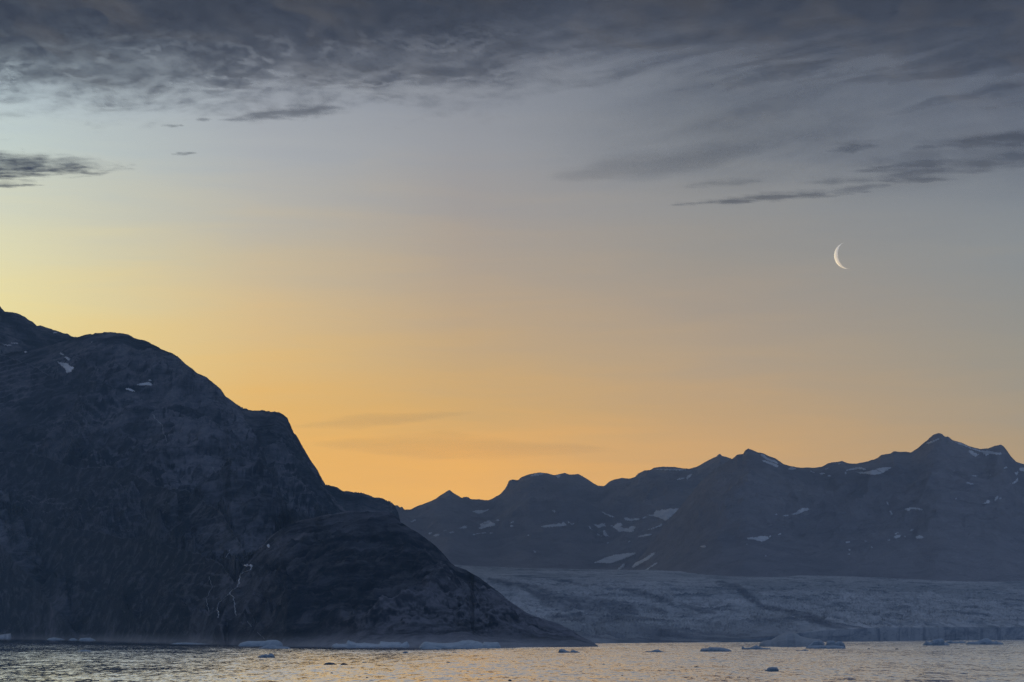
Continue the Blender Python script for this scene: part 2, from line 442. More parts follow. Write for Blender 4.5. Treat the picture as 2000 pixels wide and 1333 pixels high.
def massif_mesh():
    px = np.concatenate([np.arange(-700, -40, 5.0), np.arange(-40, 1185, 1.55)])
    a = ray(px, np.full(len(px), HROW))[0]
    foot = np.interp(a, shore_a, shore_d)
    xf = a * foot
    foot = foot + 40 * fbm(xf / 150, xf * 0 + 6.1, 3, 0.5)
    end = np.maximum.reduce([np.where(np.interp(a, L.A, L.T) > 0, np.interp(a, L.A, L.D), 0) for L in massif])
    end = np.maximum(end, foot + 500) + 400
    k = 24
    pad = np.pad(end, k, mode='edge')
    end = np.max([pad[i:i + len(end)] for i in range(2 * k + 1)], 0)
    pad = np.pad(end, k, mode='edge')
    end = np.mean([pad[i:i + len(end)] for i in range(2 * k + 1)], 0)
    # rows are spent where the slope is in view
    NC, NR = 900, 520
    tc = np.linspace(0, 1, NC)[:, None]
    Yc = foot[None, :] - 40 + tc * (end - foot + 40)[None, :]
    Ac = np.broadcast_to(a[None, :], Yc.shape); Fc = np.broadcast_to(foot[None, :], Yc.shape)
    Zc = np.max([L.z(Ac, Yc, Fc)[0] for L in massif] + [np.full(Yc.shape, -4.0)], 0)
    rise = np.maximum.accumulate((Zc - CAM_H) / Yc, 0)
    wgt = np.diff(rise, axis=0, prepend=rise[:1]) * 5699
    wgt = np.minimum(wgt, 12)
    k = 9
    pad = np.pad(wgt, ((6, 6), (k, k)), mode='edge')
    wgt = np.mean([pad[:, i:i + len(a)] for i in range(2 * k + 1)], 0)
    wgt = np.mean([wgt[i:i + NC] for i in range(13)], 0) + 0.12
    cum = np.cumsum(wgt, 0); cum = (cum - cum[:1]) / (cum[-1:] - cum[:1])
    t = np.linspace(0, 1, NR)[:, None]
    Y = np.empty((NR, len(a)))
    for c_ in range(len(a)):
        Y[:, c_] = np.interp(t[:, 0], cum[:, c_], Yc[:, c_])
    Aa = np.broadcast_to(a[None, :], Y.shape); Ff = np.broadcast_to(foot[None, :], Y.shape)
    X = Aa * Y
    # the whole slope wanders a little, so that gullies and ribs do not run straight at the viewer
    Z = np.full(Y.shape, -4.0); cd_ = np.full(Y.shape, 1e9)
    for L in massif:
        z, dist = L.z(Aa, Y, Ff)
        m = z > Z
        cd_ = np.where(m, dist, cd_); Z = np.maximum(Z, z)
    keep = sstep(cd_, 0, 700) * 0.95 + 0.05
    near = sstep(Y - Ff, 0, 150)
    low = sstep(Z, -3, 26)
    big = (ridged(X / 620, Y / 900, 4) - 0.45) * 105
    mid = (ridged(X / 170 + 3, Y / 260, 5) - 0.45) * 48
    # inclined rock benches, dipping to the right
    ph = (Z + 0.30 * X + 40 * fbm(X / 420, Y / 420, 4)) / 78.0
    fr = ph - np.floor(ph)
    bench = (np.where(fr < 0.72, fr / 0.72, (1 - fr) / 0.28) - 0.5) * 34 * sstep(fbm(X / 350 + 9, Y / 500, 3), -0.25, 0.2)
    ph2 = (Z - 0.12 * X + 12 * fbm(X / 130, Y / 130, 4)) / 17.0
    f2 = ph2 - np.floor(ph2)
    bench2 = (np.where(f2 < 0.7, f2 / 0.7, (1 - f2) / 0.3) - 0.5) * 8.0
    sm = fbm(X / 45, Y / 60, 5, 0.6) * 15 + (ridged(X / 26, Y / 34, 4) - 0.5) * 8
    # the rounded headland is smoother
    Zh, _ = massif[-1].z(Aa, Y, Ff)
    hump = sstep(Zh - Z, -6, 0)
    k = keep * near * low
    Z = Z + k * (big * (1 - 0.65 * hump) + mid * (1 - 0.1 * hump) + bench * (1 - 0.35 * hump)) + near * low * (0.22 + 0.78 * keep) * (bench2 + sm)
    # the skyline keeps its line: no knob of the front slope stands above it
    T0 = np.max([np.interp(a, L.A, L.T) for L in massif], 0)
    T0 = T0 + (1.6 * fbm(a * 330, a * 0 + 2.2, 4) + 0.6 * np.abs(perlin(a * 1700, a * 0 + 5))) / 5699
    Z = np.minimum(Z, CAM_H + Y * T0[None, :])
    Z = np.where(t < 0.001, -4.0, Z)
    flat_ = sstep(fr, 0.05, 0.3) * (1 - sstep(fr, 0.55, 0.74)) * sstep(fbm(X / 260 + 3, Y / 420, 4), -0.05, 0.3)
    fan = sstep(fbm(X / 150 - 4, Z / 90 + 2, 5, 0.6), 0.12, 0.42) * sstep(fbm(X / 900, Z / 420 + 7, 3), -0.15, 0.2)
    scour = hump * sstep(fbm(X / 34, Z / 22 + Y / 60, 5, 0.65), -0.25, 0.4) * (0.35 + 0.65 * sstep(Z, 40, 150))     # ice-scoured bare rock of the headland
    tread = np.clip(0.55 * flat_ * keep + 0.5 * fan + 0.5 * scour, 0, 1)
    return np.stack([X, Y, Z], -1).reshape(-1, 3), grid_quads(*Y.shape), tread.ravel()


V, Q, TREAD = massif_mesh()
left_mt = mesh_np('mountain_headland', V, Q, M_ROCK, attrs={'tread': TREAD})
tag(left_mt, 'dark steep rocky mountain and rounded headland filling the left side', 'mountain', kind='structure')


def range_mesh(L, px0, px1, step, y0, y1, amp, foot, seed):
    px = np.arange(px0, px1, step)
    a = ray(px, np.full(len(px), HROW))[0]
    D = np.interp(a, L.A, L.D)
    NR = 190
    t = np.concatenate([np.linspace(0, 1, 150), 1 + np.linspace(0, 1, 40)[1:] * 1.0])[:, None]
    Y = np.where(t <= 1, y0 + t * (D[None, :] - y0), D[None, :] + (t - 1) * (y1 - D[None, :]))
    Aa = np.broadcast_to(a[None, :], Y.shape)
    X = Aa * Y
    Z, cdist = L.z(Aa, Y, np.full(Y.shape, foot))
    keep = sstep(cdist, 0, 500) * 0.93 + 0.07
    n = (ridged(X / 900 + seed, Y / 1300, 5) - 0.45) * amp + (ridged(X / 260 + seed, Y / 420, 4) - 0.45) * amp * 0.35
    s = fbm(X / 60 + seed, Y / 80, 4, 0.55) * 14 + (ridged(X / 33, Y / 60 + seed, 3) - 0.5) * 6
    keep = keep * sstep(Z, 210, 430)
    Z = Z + keep * n + (0.3 + 0.7 * keep) * s * 0.7
    Z = np.maximum(Z, -4.0)
    return np.stack([X, Y, Z], -1).reshape(-1, 3), grid_quads(*Y.shape)


RB = Layer(P(13500, (560, 1060), (640, 1010), (700, 985), (745, 990), (768, 988), (776, 987), (781, 992), (785, 990), (790, 996), (800, 996), (812, 991), (826, 986), (836, 982), (850, 976), (862, 968), (872, 962), (878, 958.5), (886, 965), (898, 972),
             (912, 979), (922, 981.5), (945, 981), (958, 976), (970, 970), (977, 966), (985, 957), (990, 949), (994, 939), (1000, 937), (1012, 938), (1018, 932), (1028, 927), (1040, 924.5), (1055, 923), (1070, 925), (1082, 928), (1090, 926), (1104, 923.5),
             (1112, 927), (1130, 927), (1145, 935), (1158, 944), (1168, 949), (1180, 950), (1190, 942), (1200, 937.5), (1215, 934), (1228, 936), (1234, 935), (1240, 933), (1247, 925), (1258, 920), (1270, 920), (1276, 916), (1290, 914), (1310, 913), (1330, 915), (1346, 917), (1362, 912),
             (1376, 904), (1390, 897), (1399, 893), (1403, 889), (1406, 887), (1411, 892), (1420, 893), (1430, 897), (1460, 915), (1520, 940), (1600, 960), (1800, 1000), (2000, 1030), (2600, 1000)), 3600, 1.05, 0.5)
RA = Layer(P(11200, (1150, 1200), (1205, 1140), (1235, 1108), (1280, 1052), (1330, 990), (1352, 962), (1375, 935), (1400, 915), (1425, 900), (1434, 895), (1440, 890), (1452, 888), (1454, 882), (1461, 877), (1467, 879), (1480, 885), (1490, 886), (1500, 891), (1514, 896), (1520, 901), (1530, 908),
             (1545, 912), (1565, 915), (1585, 914.5), (1605, 913), (1618, 906), (1632, 904), (1645, 902), (1655, 906), (1672, 908), (1690, 904), (1706, 899), (1715, 895), (1721, 890), (1740, 887), (1745, 883), (1765, 884), (1780, 885),
             (1792, 877), (1803, 867), (1812, 860), (1822, 851), (1832, 848), (1840, 849), (1846, 854), (1852, 854), (1860, 860), (1880, 866), (1895, 872), (1915, 878), (1930, 877), (1942, 872), (1955, 869), (1961, 873), (1966, 880), (1974, 892), (1985, 903), (2000, 908.5), (2040, 912), (2100, 880), (2180, 840), (2300, 870), (2420, 850), (2600, 900)), 2400, 1.0, 0.5)
V, Q = range_mesh(RB, 560, 2300, 2.2, 10300, 15000, 120, 9900, 3.3)
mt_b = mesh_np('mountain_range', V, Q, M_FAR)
tag(mt_b, 'distant jagged mountain range with snow patches under the orange glow', 'mountain', kind='structure')
V, Q = range_mesh(RA, 1150, 2600, 2.0, 9250, 13000, 130, 8800, 8.1)
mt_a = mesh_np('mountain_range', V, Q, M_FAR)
tag(mt_a, 'hazy blue mountain range with sharp peaks below the moon', 'mountain', kind='structure')

# ------------------------------------------------------------------ glacier
front_px = np.array([850, 1160, 1300, 1500, 1700, 2000, 2400, 2800])
front_d = np.array([sea_dist(r) for r in (1260, 1257.6, 1256.0, 1254.6, 1252.6, 1249.6, 1247, 1246)])
front_a = ray(front_px, np.full(len(front_px), HROW))[0]


def glacier_z(a, Y):
    F = np.interp(a, front_a, front_d)
    px = 1000 + a * 5699
    s = np.clip((Y - F) / (9900 - F), 0, 1.3)
    top = np.interp(px, [850, 900, 1000, 1200, 1320, 1480, 1700, 2000, 2700], [1103, 1105.5, 1109, 1113, 1116.5, 1118, 1121.5, 1126, 1130])
    fr = np.interp(px, [850, 1160, 1350, 1550, 1700, 2700], [1246, 1246, 1240, 1229, 1226, 1224])
    row = fr + (top - fr) * np.minimum(s, 1.0) ** 0.86
    return CAM_H + (HROW - row) / 5699 * Y - np.maximum(s - 1, 0) * 60


def poly_dist(px, py, line):
    d = np.full(px.shape, 1e9)
    for (x0, y0, w0), (x1, y1, w1) in zip(line[:-1], line[1:]):
        dx, dy = x1 - x0, y1 - y0
        t = np.clip(((px - x0) * dx + (py - y0) * dy) / (dx * dx + dy * dy), 0, 1)
        q = np.hypot(px - x0 - t * dx, py - y0 - t * dy) / (w0 + t * (w1 - w0))
        d = np.minimum(d, q)
    return d


def glacier_mesh():
    px = np.arange(640, 2700, 1.9); px = np.concatenate([px[px < 2060], np.arange(2060, 2700, 6.0)])
    a = ray(px, np.full(len(px), HROW))[0]
    F = np.interp(a, front_a, front_d)
    xf = a * F
    cliff = np.interp(px, [850, 1350, 1480, 1620, 1720, 2700], [0, 0, 0.35, 0.9, 1, 1])
    F = F + 22 * fbm(xf / 70, xf * 0 + 4, 4) * (0.3 + cliff) + 45 * fbm(xf / 400, xf * 0 + 1.3, 2)
    NR = 430
    t = np.linspace(0, 1, NR)[:, None] ** 1.25
    Y = F[None, :] + t * (10900 - F)[None, :]
    Aa = np.broadcast_to(a[None, :], Y.shape); X = Aa * Y
    Z = glacier_z(Aa, Y)
    rel = Y - F[None, :]
    up = 1 - sstep(Y, 7600, 9400) * 0.85                      # smoother near the top
    band = 0.45 + 0.55 * sstep(fbm(X / 520, Y / 900, 3), -0.2, 0.25)
    wx = fbm(X / 260, Y / 260, 3) * 60
    crev = (ridged(X / 95 + 2, (Y + wx) / 42, 5, 0.6) - 0.45) * 15 * up * band
    crev += (ridged(X / 30, (Y + wx) / 22 + 7, 3) - 0.5) * 8 * up
    swell = fbm(X / 420 + 5, Y / 520, 4) * 20 * (0.35 + 0.65 * up) + (ridged(X / 240, (Y + 3 * wx) / 420 + 3, 4, 0.55) - 0.45) * 17 * up
    Z = Z + (crev + swell) * sstep(rel, -1, 120)
    # left part runs out low to the water, right part breaks off in a cliff
    Z = Z * (cliff[None, :] + (1 - cliff[None, :]) * sstep(rel, -5, 420))
    Z = np.maximum(Z, 0.4)
    edge = (ridged(xf / 60, xf * 0 + 2, 5, 0.6) - 0.5) * 9 * cliff
    Z[0] += edge
    # wall of the front, four rows with vertical chips
    wall_Y, wall_Z = [], []
    for k, f in enumerate((-0.12, 0.2, 0.5, 0.8)):
        wall_Y.append(F - (1 - f) * 4.0 - 9.0 * ridged(xf / 47, xf * 0 + k * 0.3, 5, 0.62) * cliff); wall_Z.append(np.where(f < 0, -3.0, Z[0] * f))
    Yw = np.array(wall_Y); Zw = np.array(wall_Z)
    Y = np.concatenate([Yw, Y]); Z = np.concatenate([Zw, Z]); Aa = np.broadcast_to(a[None, :], Y.shape); X = Aa * Y
    # debris bands, given where they lie on the ice
    PX = 1000 + Aa * 5699; PY = HROW - (Z - CAM_H) / Y * 5699
    wob = fbm(X / 130, Y / 260, 4)
    deb = np.zeros(Y.shape)
    for line, st in (
        ([(1405, 1140, 5), (1440, 1146, 6), (1462, 1166, 9), (1490, 1186, 6), (1540, 1194, 5), (1575, 1203, 9), (1605, 1216, 10), (1650, 1224, 4), (1690, 1227, 2)], 0.74),
        ([(955, 1132, 3), (1000, 1140, 4), (1030, 1150, 5), (1045, 1162, 7), (1080, 1166, 9)], 0.75),
        ([(1010, 1138, 2), (1050, 1148, 4), (1075, 1158, 3)], 0.6),
        ([(1060, 1172, 10), (1120, 1178, 16), (1180, 1186, 16), (1235, 1192, 12)], 0.72),
        ([(1080, 1205, 8), (1150, 1212, 10), (1230, 1210, 8), (1300, 1213, 3)], 0.6),
        ([(1215, 1150, 4), (1260, 1162, 6), (1310, 1176, 5)], 0.75),
        ([(1250, 1182, 4), (1285, 1192, 6), (1305, 1200, 4)], 0.7),
        ([(1330, 1180, 3), (1370, 1192, 6), (1395, 1198, 4)], 0.65),
        ([(1090, 1136, 2), (1130, 1141, 3), (1150, 1146, 2)], 0.6),
        ([(1470, 1204, 3), (1500, 1208, 4), (1540, 1216, 2)], 0.7),
        ([(1385, 1186, 1.5), (1420, 1190, 2), (1450, 1198, 1.5)], 0.6),
        ([(900, 1190, 14), (1000, 1215, 14), (1130, 1226, 9)], 0.25),
    ):
        q = poly_dist(PX + wob * 14, PY + wob * 9, line)
        deb = np.maximum(deb, st * (1 - sstep(q, 0.45, 1.35)))
    low = (1 - sstep(rel, 60, 650)) * (1 - cliff[None, :]) * 0.85
    deb[4:] = np.maximum(deb[4:], low)
    deb *= 0.75 + 0.5 * sstep(fbm(X / 50, Y / 110, 3), -0.3, 0.3)
    return np.stack([X, Y, Z], -1).reshape(-1, 3), grid_quads(*Y.shape), np.clip(deb, 0, 1).ravel()


V, Q, DEB = glacier_mesh()
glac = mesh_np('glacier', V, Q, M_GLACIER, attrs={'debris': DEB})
tag(glac, 'broad grey crevassed glacier running down to the water', 'glacier', kind='structure')

# ------------------------------------------------------------------ snow patches and streams on the slopes
DG = bpy.context.evaluated_depsgraph_get()
BVH = {}
for o in (left_mt, mt_a, mt_b):
    me = o.data
    n = len(me.vertices); co = np.empty(n * 3, np.float32); me.vertices.foreach_get('co', co)
    pv = np.empty(len(me.polygons) * 4, np.int32); me.loops.foreach_get('vertex_index', pv)
    BVH[o.name] = (o, BVHTree.FromPolygons(co.reshape(-1, 3).tolist(), pv.reshape(-1, 4).tolist()))
EYE = Vector((0, 0, CAM_H))


def hit(px, py, only=None):
    a, t = ray(px, py)
    d = Vector((float(a), 1.0, float(t))).normalized()
    best = None
    for nm, (o, b) in BVH.items():
        if only is not None and o is not only: continue
        loc, nrm, idx, dist = b.ray_cast(EYE, d, 60000)
        if loc is not None and (best is None or dist < best[2]): best = (loc, nrm, dist, o)
    return best


def inside(x, y, poly):
    c = False; j = len(poly) - 1
    for i in range(len(poly)):
        xi, yi = poly[i]; xj, yj = poly[j]
        if (yi > y) != (yj > y) and x < (xj - xi) * (y - yi) / (yj - yi) + xi: c = not c
        j = i
    return c


def snow_patch(poly, name='snow_patch', mat=None):
    """a snow bed: its outline laid on the mountainside, thick in the middle, thin at the rim"""
    xs = [p[0] for p in poly]; ys = [p[1] for p in poly]
    cx, cy = sum(xs) / len(xs), sum(ys) / len(ys)
    step = 0.8 if max(xs) - min(xs) > 12 else 0.5
    h = hit(cx, cy)
    if h is None:
        h = hit(cx, cy + 2)
        if h is None: return None
    owner = h[3]
    nx = int((max(xs) - min(xs)) / step) + 3; ny = int((max(ys) - min(ys)) / (step * 0.8)) + 3
    P_, ins = {}, {}
    for j in range(ny):
        for i in range(nx):
            x = min(xs) - step + i * step; y = min(ys) - step * 0.8 + j * step * 0.8
            jx = float(perlin(np.array(x * 0.4 + 3.1), np.array(y * 0.8))) * 2.4; jy = float(perlin(np.array(x * 0.45 - 8.7), np.array(y * 0.8 + 20))) * 1.5
            ins[i, j] = inside(x + jx, y + jy, poly)
            P_[i, j] = (x, y)
    cells = [(i, j) for i in range(nx - 1) for j in range(ny - 1)
             if sum((ins[i, j], ins[i + 1, j], ins[i, j + 1], ins[i + 1, j + 1])) >= (3 if step < 1 else 2)]
    need = {}
    for (i, j) in cells:
        for q in ((i, j), (i + 1, j), (i + 1, j + 1), (i, j + 1)): need.setdefault(q, 0); need[q] += 1
    verts, idx = [], {}
    for q, cnt in need.items():
        hh = hit(P_[q][0], P_[q][1], owner)
        if hh is None: continue
        loc, nrm = hh[0], hh[1]
        if nrm.z < 0: nrm = -nrm
        idx[q] = len(verts)
        verts.append(loc + nrm * ((3.0 if cnt == 4 else 0.5)) + (EYE - loc).normalized() * 1.5)
    faces = []
    for (i, j) in cells:
        qs = [(i, j), (i, j + 1), (i + 1, j + 1), (i + 1, j)]
        if all(q in idx for q in qs):
            f = [idx[q] for q in qs]
            pts = [verts[k] for k in f]
            if max((pts[0] - p).length for p in pts) < 170: faces.append(f)
    if not faces: return None
    c = sum(verts, Vector()) / len(verts)
    me = bpy.data.meshes.new(name)
    me.from_pydata([v_ - c for v_ in verts], [], faces); me.materials.append(mat or M_SNOW)
    for p_ in me.polygons: p_.use_smooth = True
    o = bpy.data.objects.new(name, me); COL.objects.link(o)
    o.parent = owner; o.location = c
    return o


def C4(*p): return [(760 + x / 3.125, 840 + y / 3.125) for x, y in p]
def C5(*p): return [(1360 + x / 3.125, 820 + y / 3.125) for x, y in p]
def C1(*p): return [(x / 3.3333, 580 + y / 3.3333) for x, y in p]
def C2(*p): return [(x / 3.3333, 940 + y / 3.3333) for x, y in p]


PATCHES = [
    C4((500, 497), (540, 490), (585, 492), (612, 484), (600, 495), (570, 508), (545, 514), (520, 503)),
    C4((540, 607), (560, 590), (552, 578), (575, 566), (605, 554), (622, 555), (632, 568), (652, 570), (648, 585), (622, 592), (590, 596), (570, 606)),
    C4((652, 552), (668, 547), (678, 553), (660, 560)),
    C4((412, 600), (440, 597), (448, 588), (476, 586), (470, 602), (440, 604)),
    C4((238, 630), (262, 627), (258, 634), (244, 641)),
    C4((268, 648), (290, 637), (312, 634), (306, 646), (280, 652)),
    C4((330, 618), (345, 612), (352, 615), (338, 621)),
    C4((365, 628), (390, 621), (398, 626), (375, 632)),
    C4((508, 638), (550, 630), (592, 625), (596, 630), (550, 637), (510, 643)),
    C4((612, 630), (632, 626), (634, 632), (615, 636)),
    C4((735, 572), (752, 560), (764, 550), (758, 565), (742, 574)),
    C4((733, 588), (752, 580), (760, 590), (745, 596)),
    C4((995, 490), (1010, 491), (1018, 506), (1004, 503)),
    C4((920, 592), (945, 585), (980, 580), (1005, 575), (1020, 578), (1035, 570), (1052, 572), (1058, 562), (1072, 566), (1086, 582), (1055, 590), (1010, 592), (960, 597)),
    C4((1085, 555), (1098, 560), (1104, 570), (1092, 569)),
    C4((1106, 571), (1130, 574), (1125, 580), (1108, 578)),
    C4((1280, 488), (1300, 497), (1330, 514), (1365, 525), (1384, 537), (1350, 532), (1315, 516)),
    C4((1246, 577), (1275, 580), (1300, 572), (1320, 575), (1322, 590), (1298, 592), (1285, 602), (1265, 592)),
    C4((1345, 580), (1375, 588), (1385, 575), (1400, 566), (1420, 570), (1425, 582), (1412, 590), (1432, 600), (1460, 602), (1470, 590), (1495, 588), (1508, 592), (1495, 610), (1500, 620), (1470, 625), (1430, 622), (1405, 626), (1395, 612), (1372, 600)),
    C4((1430, 540), (1448, 533), (1475, 545), (1510, 540), (1535, 543), (1515, 553), (1470, 558), (1440, 552)),
    C4((1545, 541), (1560, 530), (1577, 530), (1560, 543)),
    C4((1560, 508), (1580, 518), (1610, 520), (1630, 490), (1650, 495), (1665, 485), (1685, 490), (1720, 480), (1740, 484), (1783, 476), (1765, 495), (1735, 515), (1712, 540), (1690, 556), (1660, 545), (1635, 533), (1600, 528), (1575, 520)),
    C4((1570, 612), (1610, 597), (1645, 585), (1676, 565), (1665, 588), (1635, 597), (1600, 609)),
    C4((1508, 657), (1540, 645), (1575, 637), (1612, 631), (1600, 644), (1560, 653), (1520, 658)),
    C4((1305, 610), (1320, 616), (1332, 638), (1350, 652), (1318, 651), (1308, 640)),
    C4((1258, 629), (1280, 638), (1302, 649), (1275, 646)),
    C4((1215, 587), (1230, 594), (1240, 610), (1226, 606)),
    C4((1232, 818), (1270, 803), (1320, 780), (1380, 762), (1440, 755), (1508, 750), (1495, 765), (1450, 783), (1400, 800), (1350, 818), (1300, 813), (1265, 814)),
    C4((1438, 850), (1460, 838), (1490, 815), (1530, 800), (1575, 775), (1610, 750), (1630, 745), (1615, 768), (1580, 795), (1540, 815), (1500, 838), (1470, 850), (1450, 858)),
    C4((1388, 855), (1405, 843), (1425, 820), (1447, 818), (1430, 842), (1410, 854)),
    C4((1553, 862), (1590, 837), (1630, 811), (1645, 811), (1605, 837), (1570, 863)),
    C4((878, 735), (890, 740), (900, 753), (888, 751)),
    C4((862, 281), (890, 268), (940, 265), (958, 268), (925, 277), (895, 282), (875, 289)),
    C4((1015, 280), (1030, 275), (1055, 280), (1040, 291), (1030, 297)),
    C4((1605, 243), (1680, 237), (1740, 238), (1800, 243), (1840, 245), (1790, 250), (1700, 247), (1650, 247)),
    C4((1745, 305), (1770, 297), (1805, 291), (1800, 298), (1760, 309)),
    C4((1812, 290), (1828, 275), (1850, 266), (1845, 285), (1830, 295), (1818, 308)),
    C4((128, 566), (145, 552), (165, 544), (160, 556), (140, 565)),
    C4((1900, 713), (1930, 705), (1938, 709), (1930, 719), (1908, 719)),
    C4((1458, 683), (1470, 677), (1476, 684), (1462, 688)),
    C4((1330, 690), (1340, 687), (1342, 693), (1333, 695)),
    C4((845, 643), (853, 641), (857, 648), (849, 650)),
    C5((385, 215), (405, 210), (425, 228), (450, 243), (480, 250), (495, 266), (520, 274), (528, 279), (500, 273), (470, 262), (440, 253), (410, 234), (395, 224)),
    C5((400, 247), (430, 253), (470, 265), (505, 281), (490, 293), (465, 281), (425, 266), (402, 257)),
    C5((558, 296), (590, 291), (612, 302), (590, 309), (565, 307)),
    C5((690, 312), (715, 318), (730, 328), (710, 324)),
    C5((750, 330), (775, 324), (790, 334), (762, 338)),
    C5((800, 343), (820, 341), (828, 347), (808, 350)),
    C5((780, 305), (800, 296), (812, 294), (798, 306)),
    C5((850, 272), (875, 266), (890, 268), (868, 276)),
    C5((905, 310), (945, 300), (975, 293), (1010, 292), (1040, 304), (1020, 310), (990, 303), (960, 308), (920, 314)),
    C5((960, 315), (1000, 322), (1040, 318), (1080, 308), (1120, 295), (1160, 291), (1198, 293), (1170, 308), (1140, 325), (1110, 336), (1075, 339), (1040, 333), (1000, 331)),
    C5((905, 322), (915, 318), (917, 334), (909, 337)),
    C5((1545, 128), (1580, 137), (1620, 146), (1660, 166), (1700, 179), (1740, 191), (1790, 191), (1830, 200), (1850, 203), (1858, 195), (1865, 214), (1840, 216), (1800, 210), (1770, 212), (1730, 197), (1690, 185), (1640, 165), (1590, 147)),
    C5((1660, 190), (1680, 188), (1700, 205), (1725, 215), (1705, 230), (1680, 216), (1665, 206)),
    C5((1750, 208), (1775, 205), (1787, 215), (1770, 224)),
    C5((1405, 143), (1440, 131), (1480, 114), (1498, 109), (1470, 128), (1430, 145), (1410, 151)),
    C5((1675, 343), (1700, 341), (1733, 344), (1705, 350)),
    C5((1640, 382), (1665, 385), (1700, 392), (1680, 398), (1655, 392)),
    C5((1915, 393), (1940, 378), (1962, 357), (1969, 365), (1955, 385), (1930, 394)),
    C5((1968, 297), (2000, 293), (2030, 297), (2020, 320), (1975, 314)),
    C5((1875, 292), (1892, 287), (1896, 298), (1878, 301)),
    C5((1940, 326), (1960, 317), (1966, 328), (1952, 341)),
    C5((1793, 335), (1799, 334), (1799, 343), (1794, 343)),
    C5((1859, 328), (1865, 328), (1866, 336), (1860, 336)),
    C5((1820, 490), (1828, 472), (1842, 464), (1845, 478), (1830, 492), (1822, 503)),
    C5((1850, 477), (1863, 477), (1859, 488), (1851, 487)),
    C5((1738, 515), (1765, 507), (1770, 490), (1785, 492), (1795, 500), (1782, 513), (1760, 516)),
    C5((1273, 549), (1295, 538), (1330, 537), (1365, 541), (1388, 551), (1370, 556), (1340, 548), (1310, 549), (1290, 560)),
    C5((1178, 552), (1188, 560), (1198, 578), (1190, 586), (1182, 572)),
    C5((1162, 504), (1171, 504), (1173, 523), (1164, 522)),
    C5((575, 579), (605, 570), (625, 552), (645, 540), (680, 541), (693, 550), (670, 560), (645, 568), (625, 579), (595, 583)),
    C5((525, 588), (545, 581), (567, 585), (548, 594)),
    C5((478, 580), (492, 576), (494, 582), (482, 585)),
    C5((305, 725), (335, 718), (365, 722), (385, 712), (410, 710), (435, 714), (442, 728), (425, 738), (400, 747), (375, 740), (345, 731), (318, 733)),
    C5((440, 715), (452, 710), (456, 716), (446, 720)),
    C5((488, 705), (515, 693), (527, 697), (505, 707)),
    C5((1203, 703), (1225, 690), (1247, 687), (1225, 699)),
    C5((1205, 719), (1220, 706), (1245, 706), (1250, 715), (1232, 725), (1212, 726)),
    C5((1296, 683), (1315, 669), (1334, 665), (1315, 681)),
    C5((1337, 717), (1355, 708), (1385, 711), (1384, 723), (1360, 729), (1342, 725)),
    C5((900, 749), (930, 745), (943, 750), (915, 754)),
    C5((1025, 742), (1040, 739), (1041, 746), (1027, 746)),
    C5((25, 775), (50, 768), (60, 766), (56, 781), (32, 781)),
    C5((925, 792), (940, 795), (943, 801), (930, 800)),
    C5((922, 821), (940, 818), (943, 825), (925, 825)),
    C5((1060, 776), (1075, 778), (1080, 785), (1066, 784)),
    C5((1167, 737), (1180, 733), (1183, 740), (1170, 742)),
    C5((1264, 715), (1278, 710), (1277, 719), (1267, 720)),
    C5((1580, 482), (1588, 479), (1590, 485), (1583, 488)),
    C5((420, 830), (426, 827), (427, 835), (422, 836)),
    C5((302, 761), (315, 758), (316, 764), (305, 765)),
    C1((373, 422), (395, 428), (420, 432), (442, 436), (458, 450), (488, 460), (470, 478), (468, 490), (440, 498), (430, 495), (435, 482), (415, 463), (395, 447)),
    C1((385, 370), (400, 366), (422, 378), (410, 383)),
    C1((420, 390), (438, 392), (456, 408), (450, 417), (432, 407)),
    C1((886, 575), (920, 565), (960, 559), (980, 560), (990, 575), (992, 588), (975, 578), (940, 577), (910, 579)),
    C1((962, 543), (980, 540), (987, 548), (970, 549)),
    C1((808, 597), (840, 597), (868, 607), (886, 620), (855, 617), (825, 607)),
    C1((12, 307), (40, 311), (70, 314), (80, 321), (50, 321), (20, 315)),
    C1((68, 299), (100, 300), (124, 306), (100, 308), (75, 305)),
    C1((158, 360), (170, 355), (179, 362), (168, 369)),
    C1((340, 232), (372, 231), (377, 237), (350, 239)),
    C1((580, 301), (600, 293), (607, 297), (590, 304)),
    C2((1596, 548), (1612, 546), (1626, 551), (1612, 557), (1600, 556)),
    C2((1630, 556), (1640, 546), (1651, 546), (1644, 557), (1636, 562)),
    C2((1744, 432), (1750, 420), (1759, 419), (1757, 430), (1748, 436)),
]
for poly in PATCHES: snow_patch(poly)


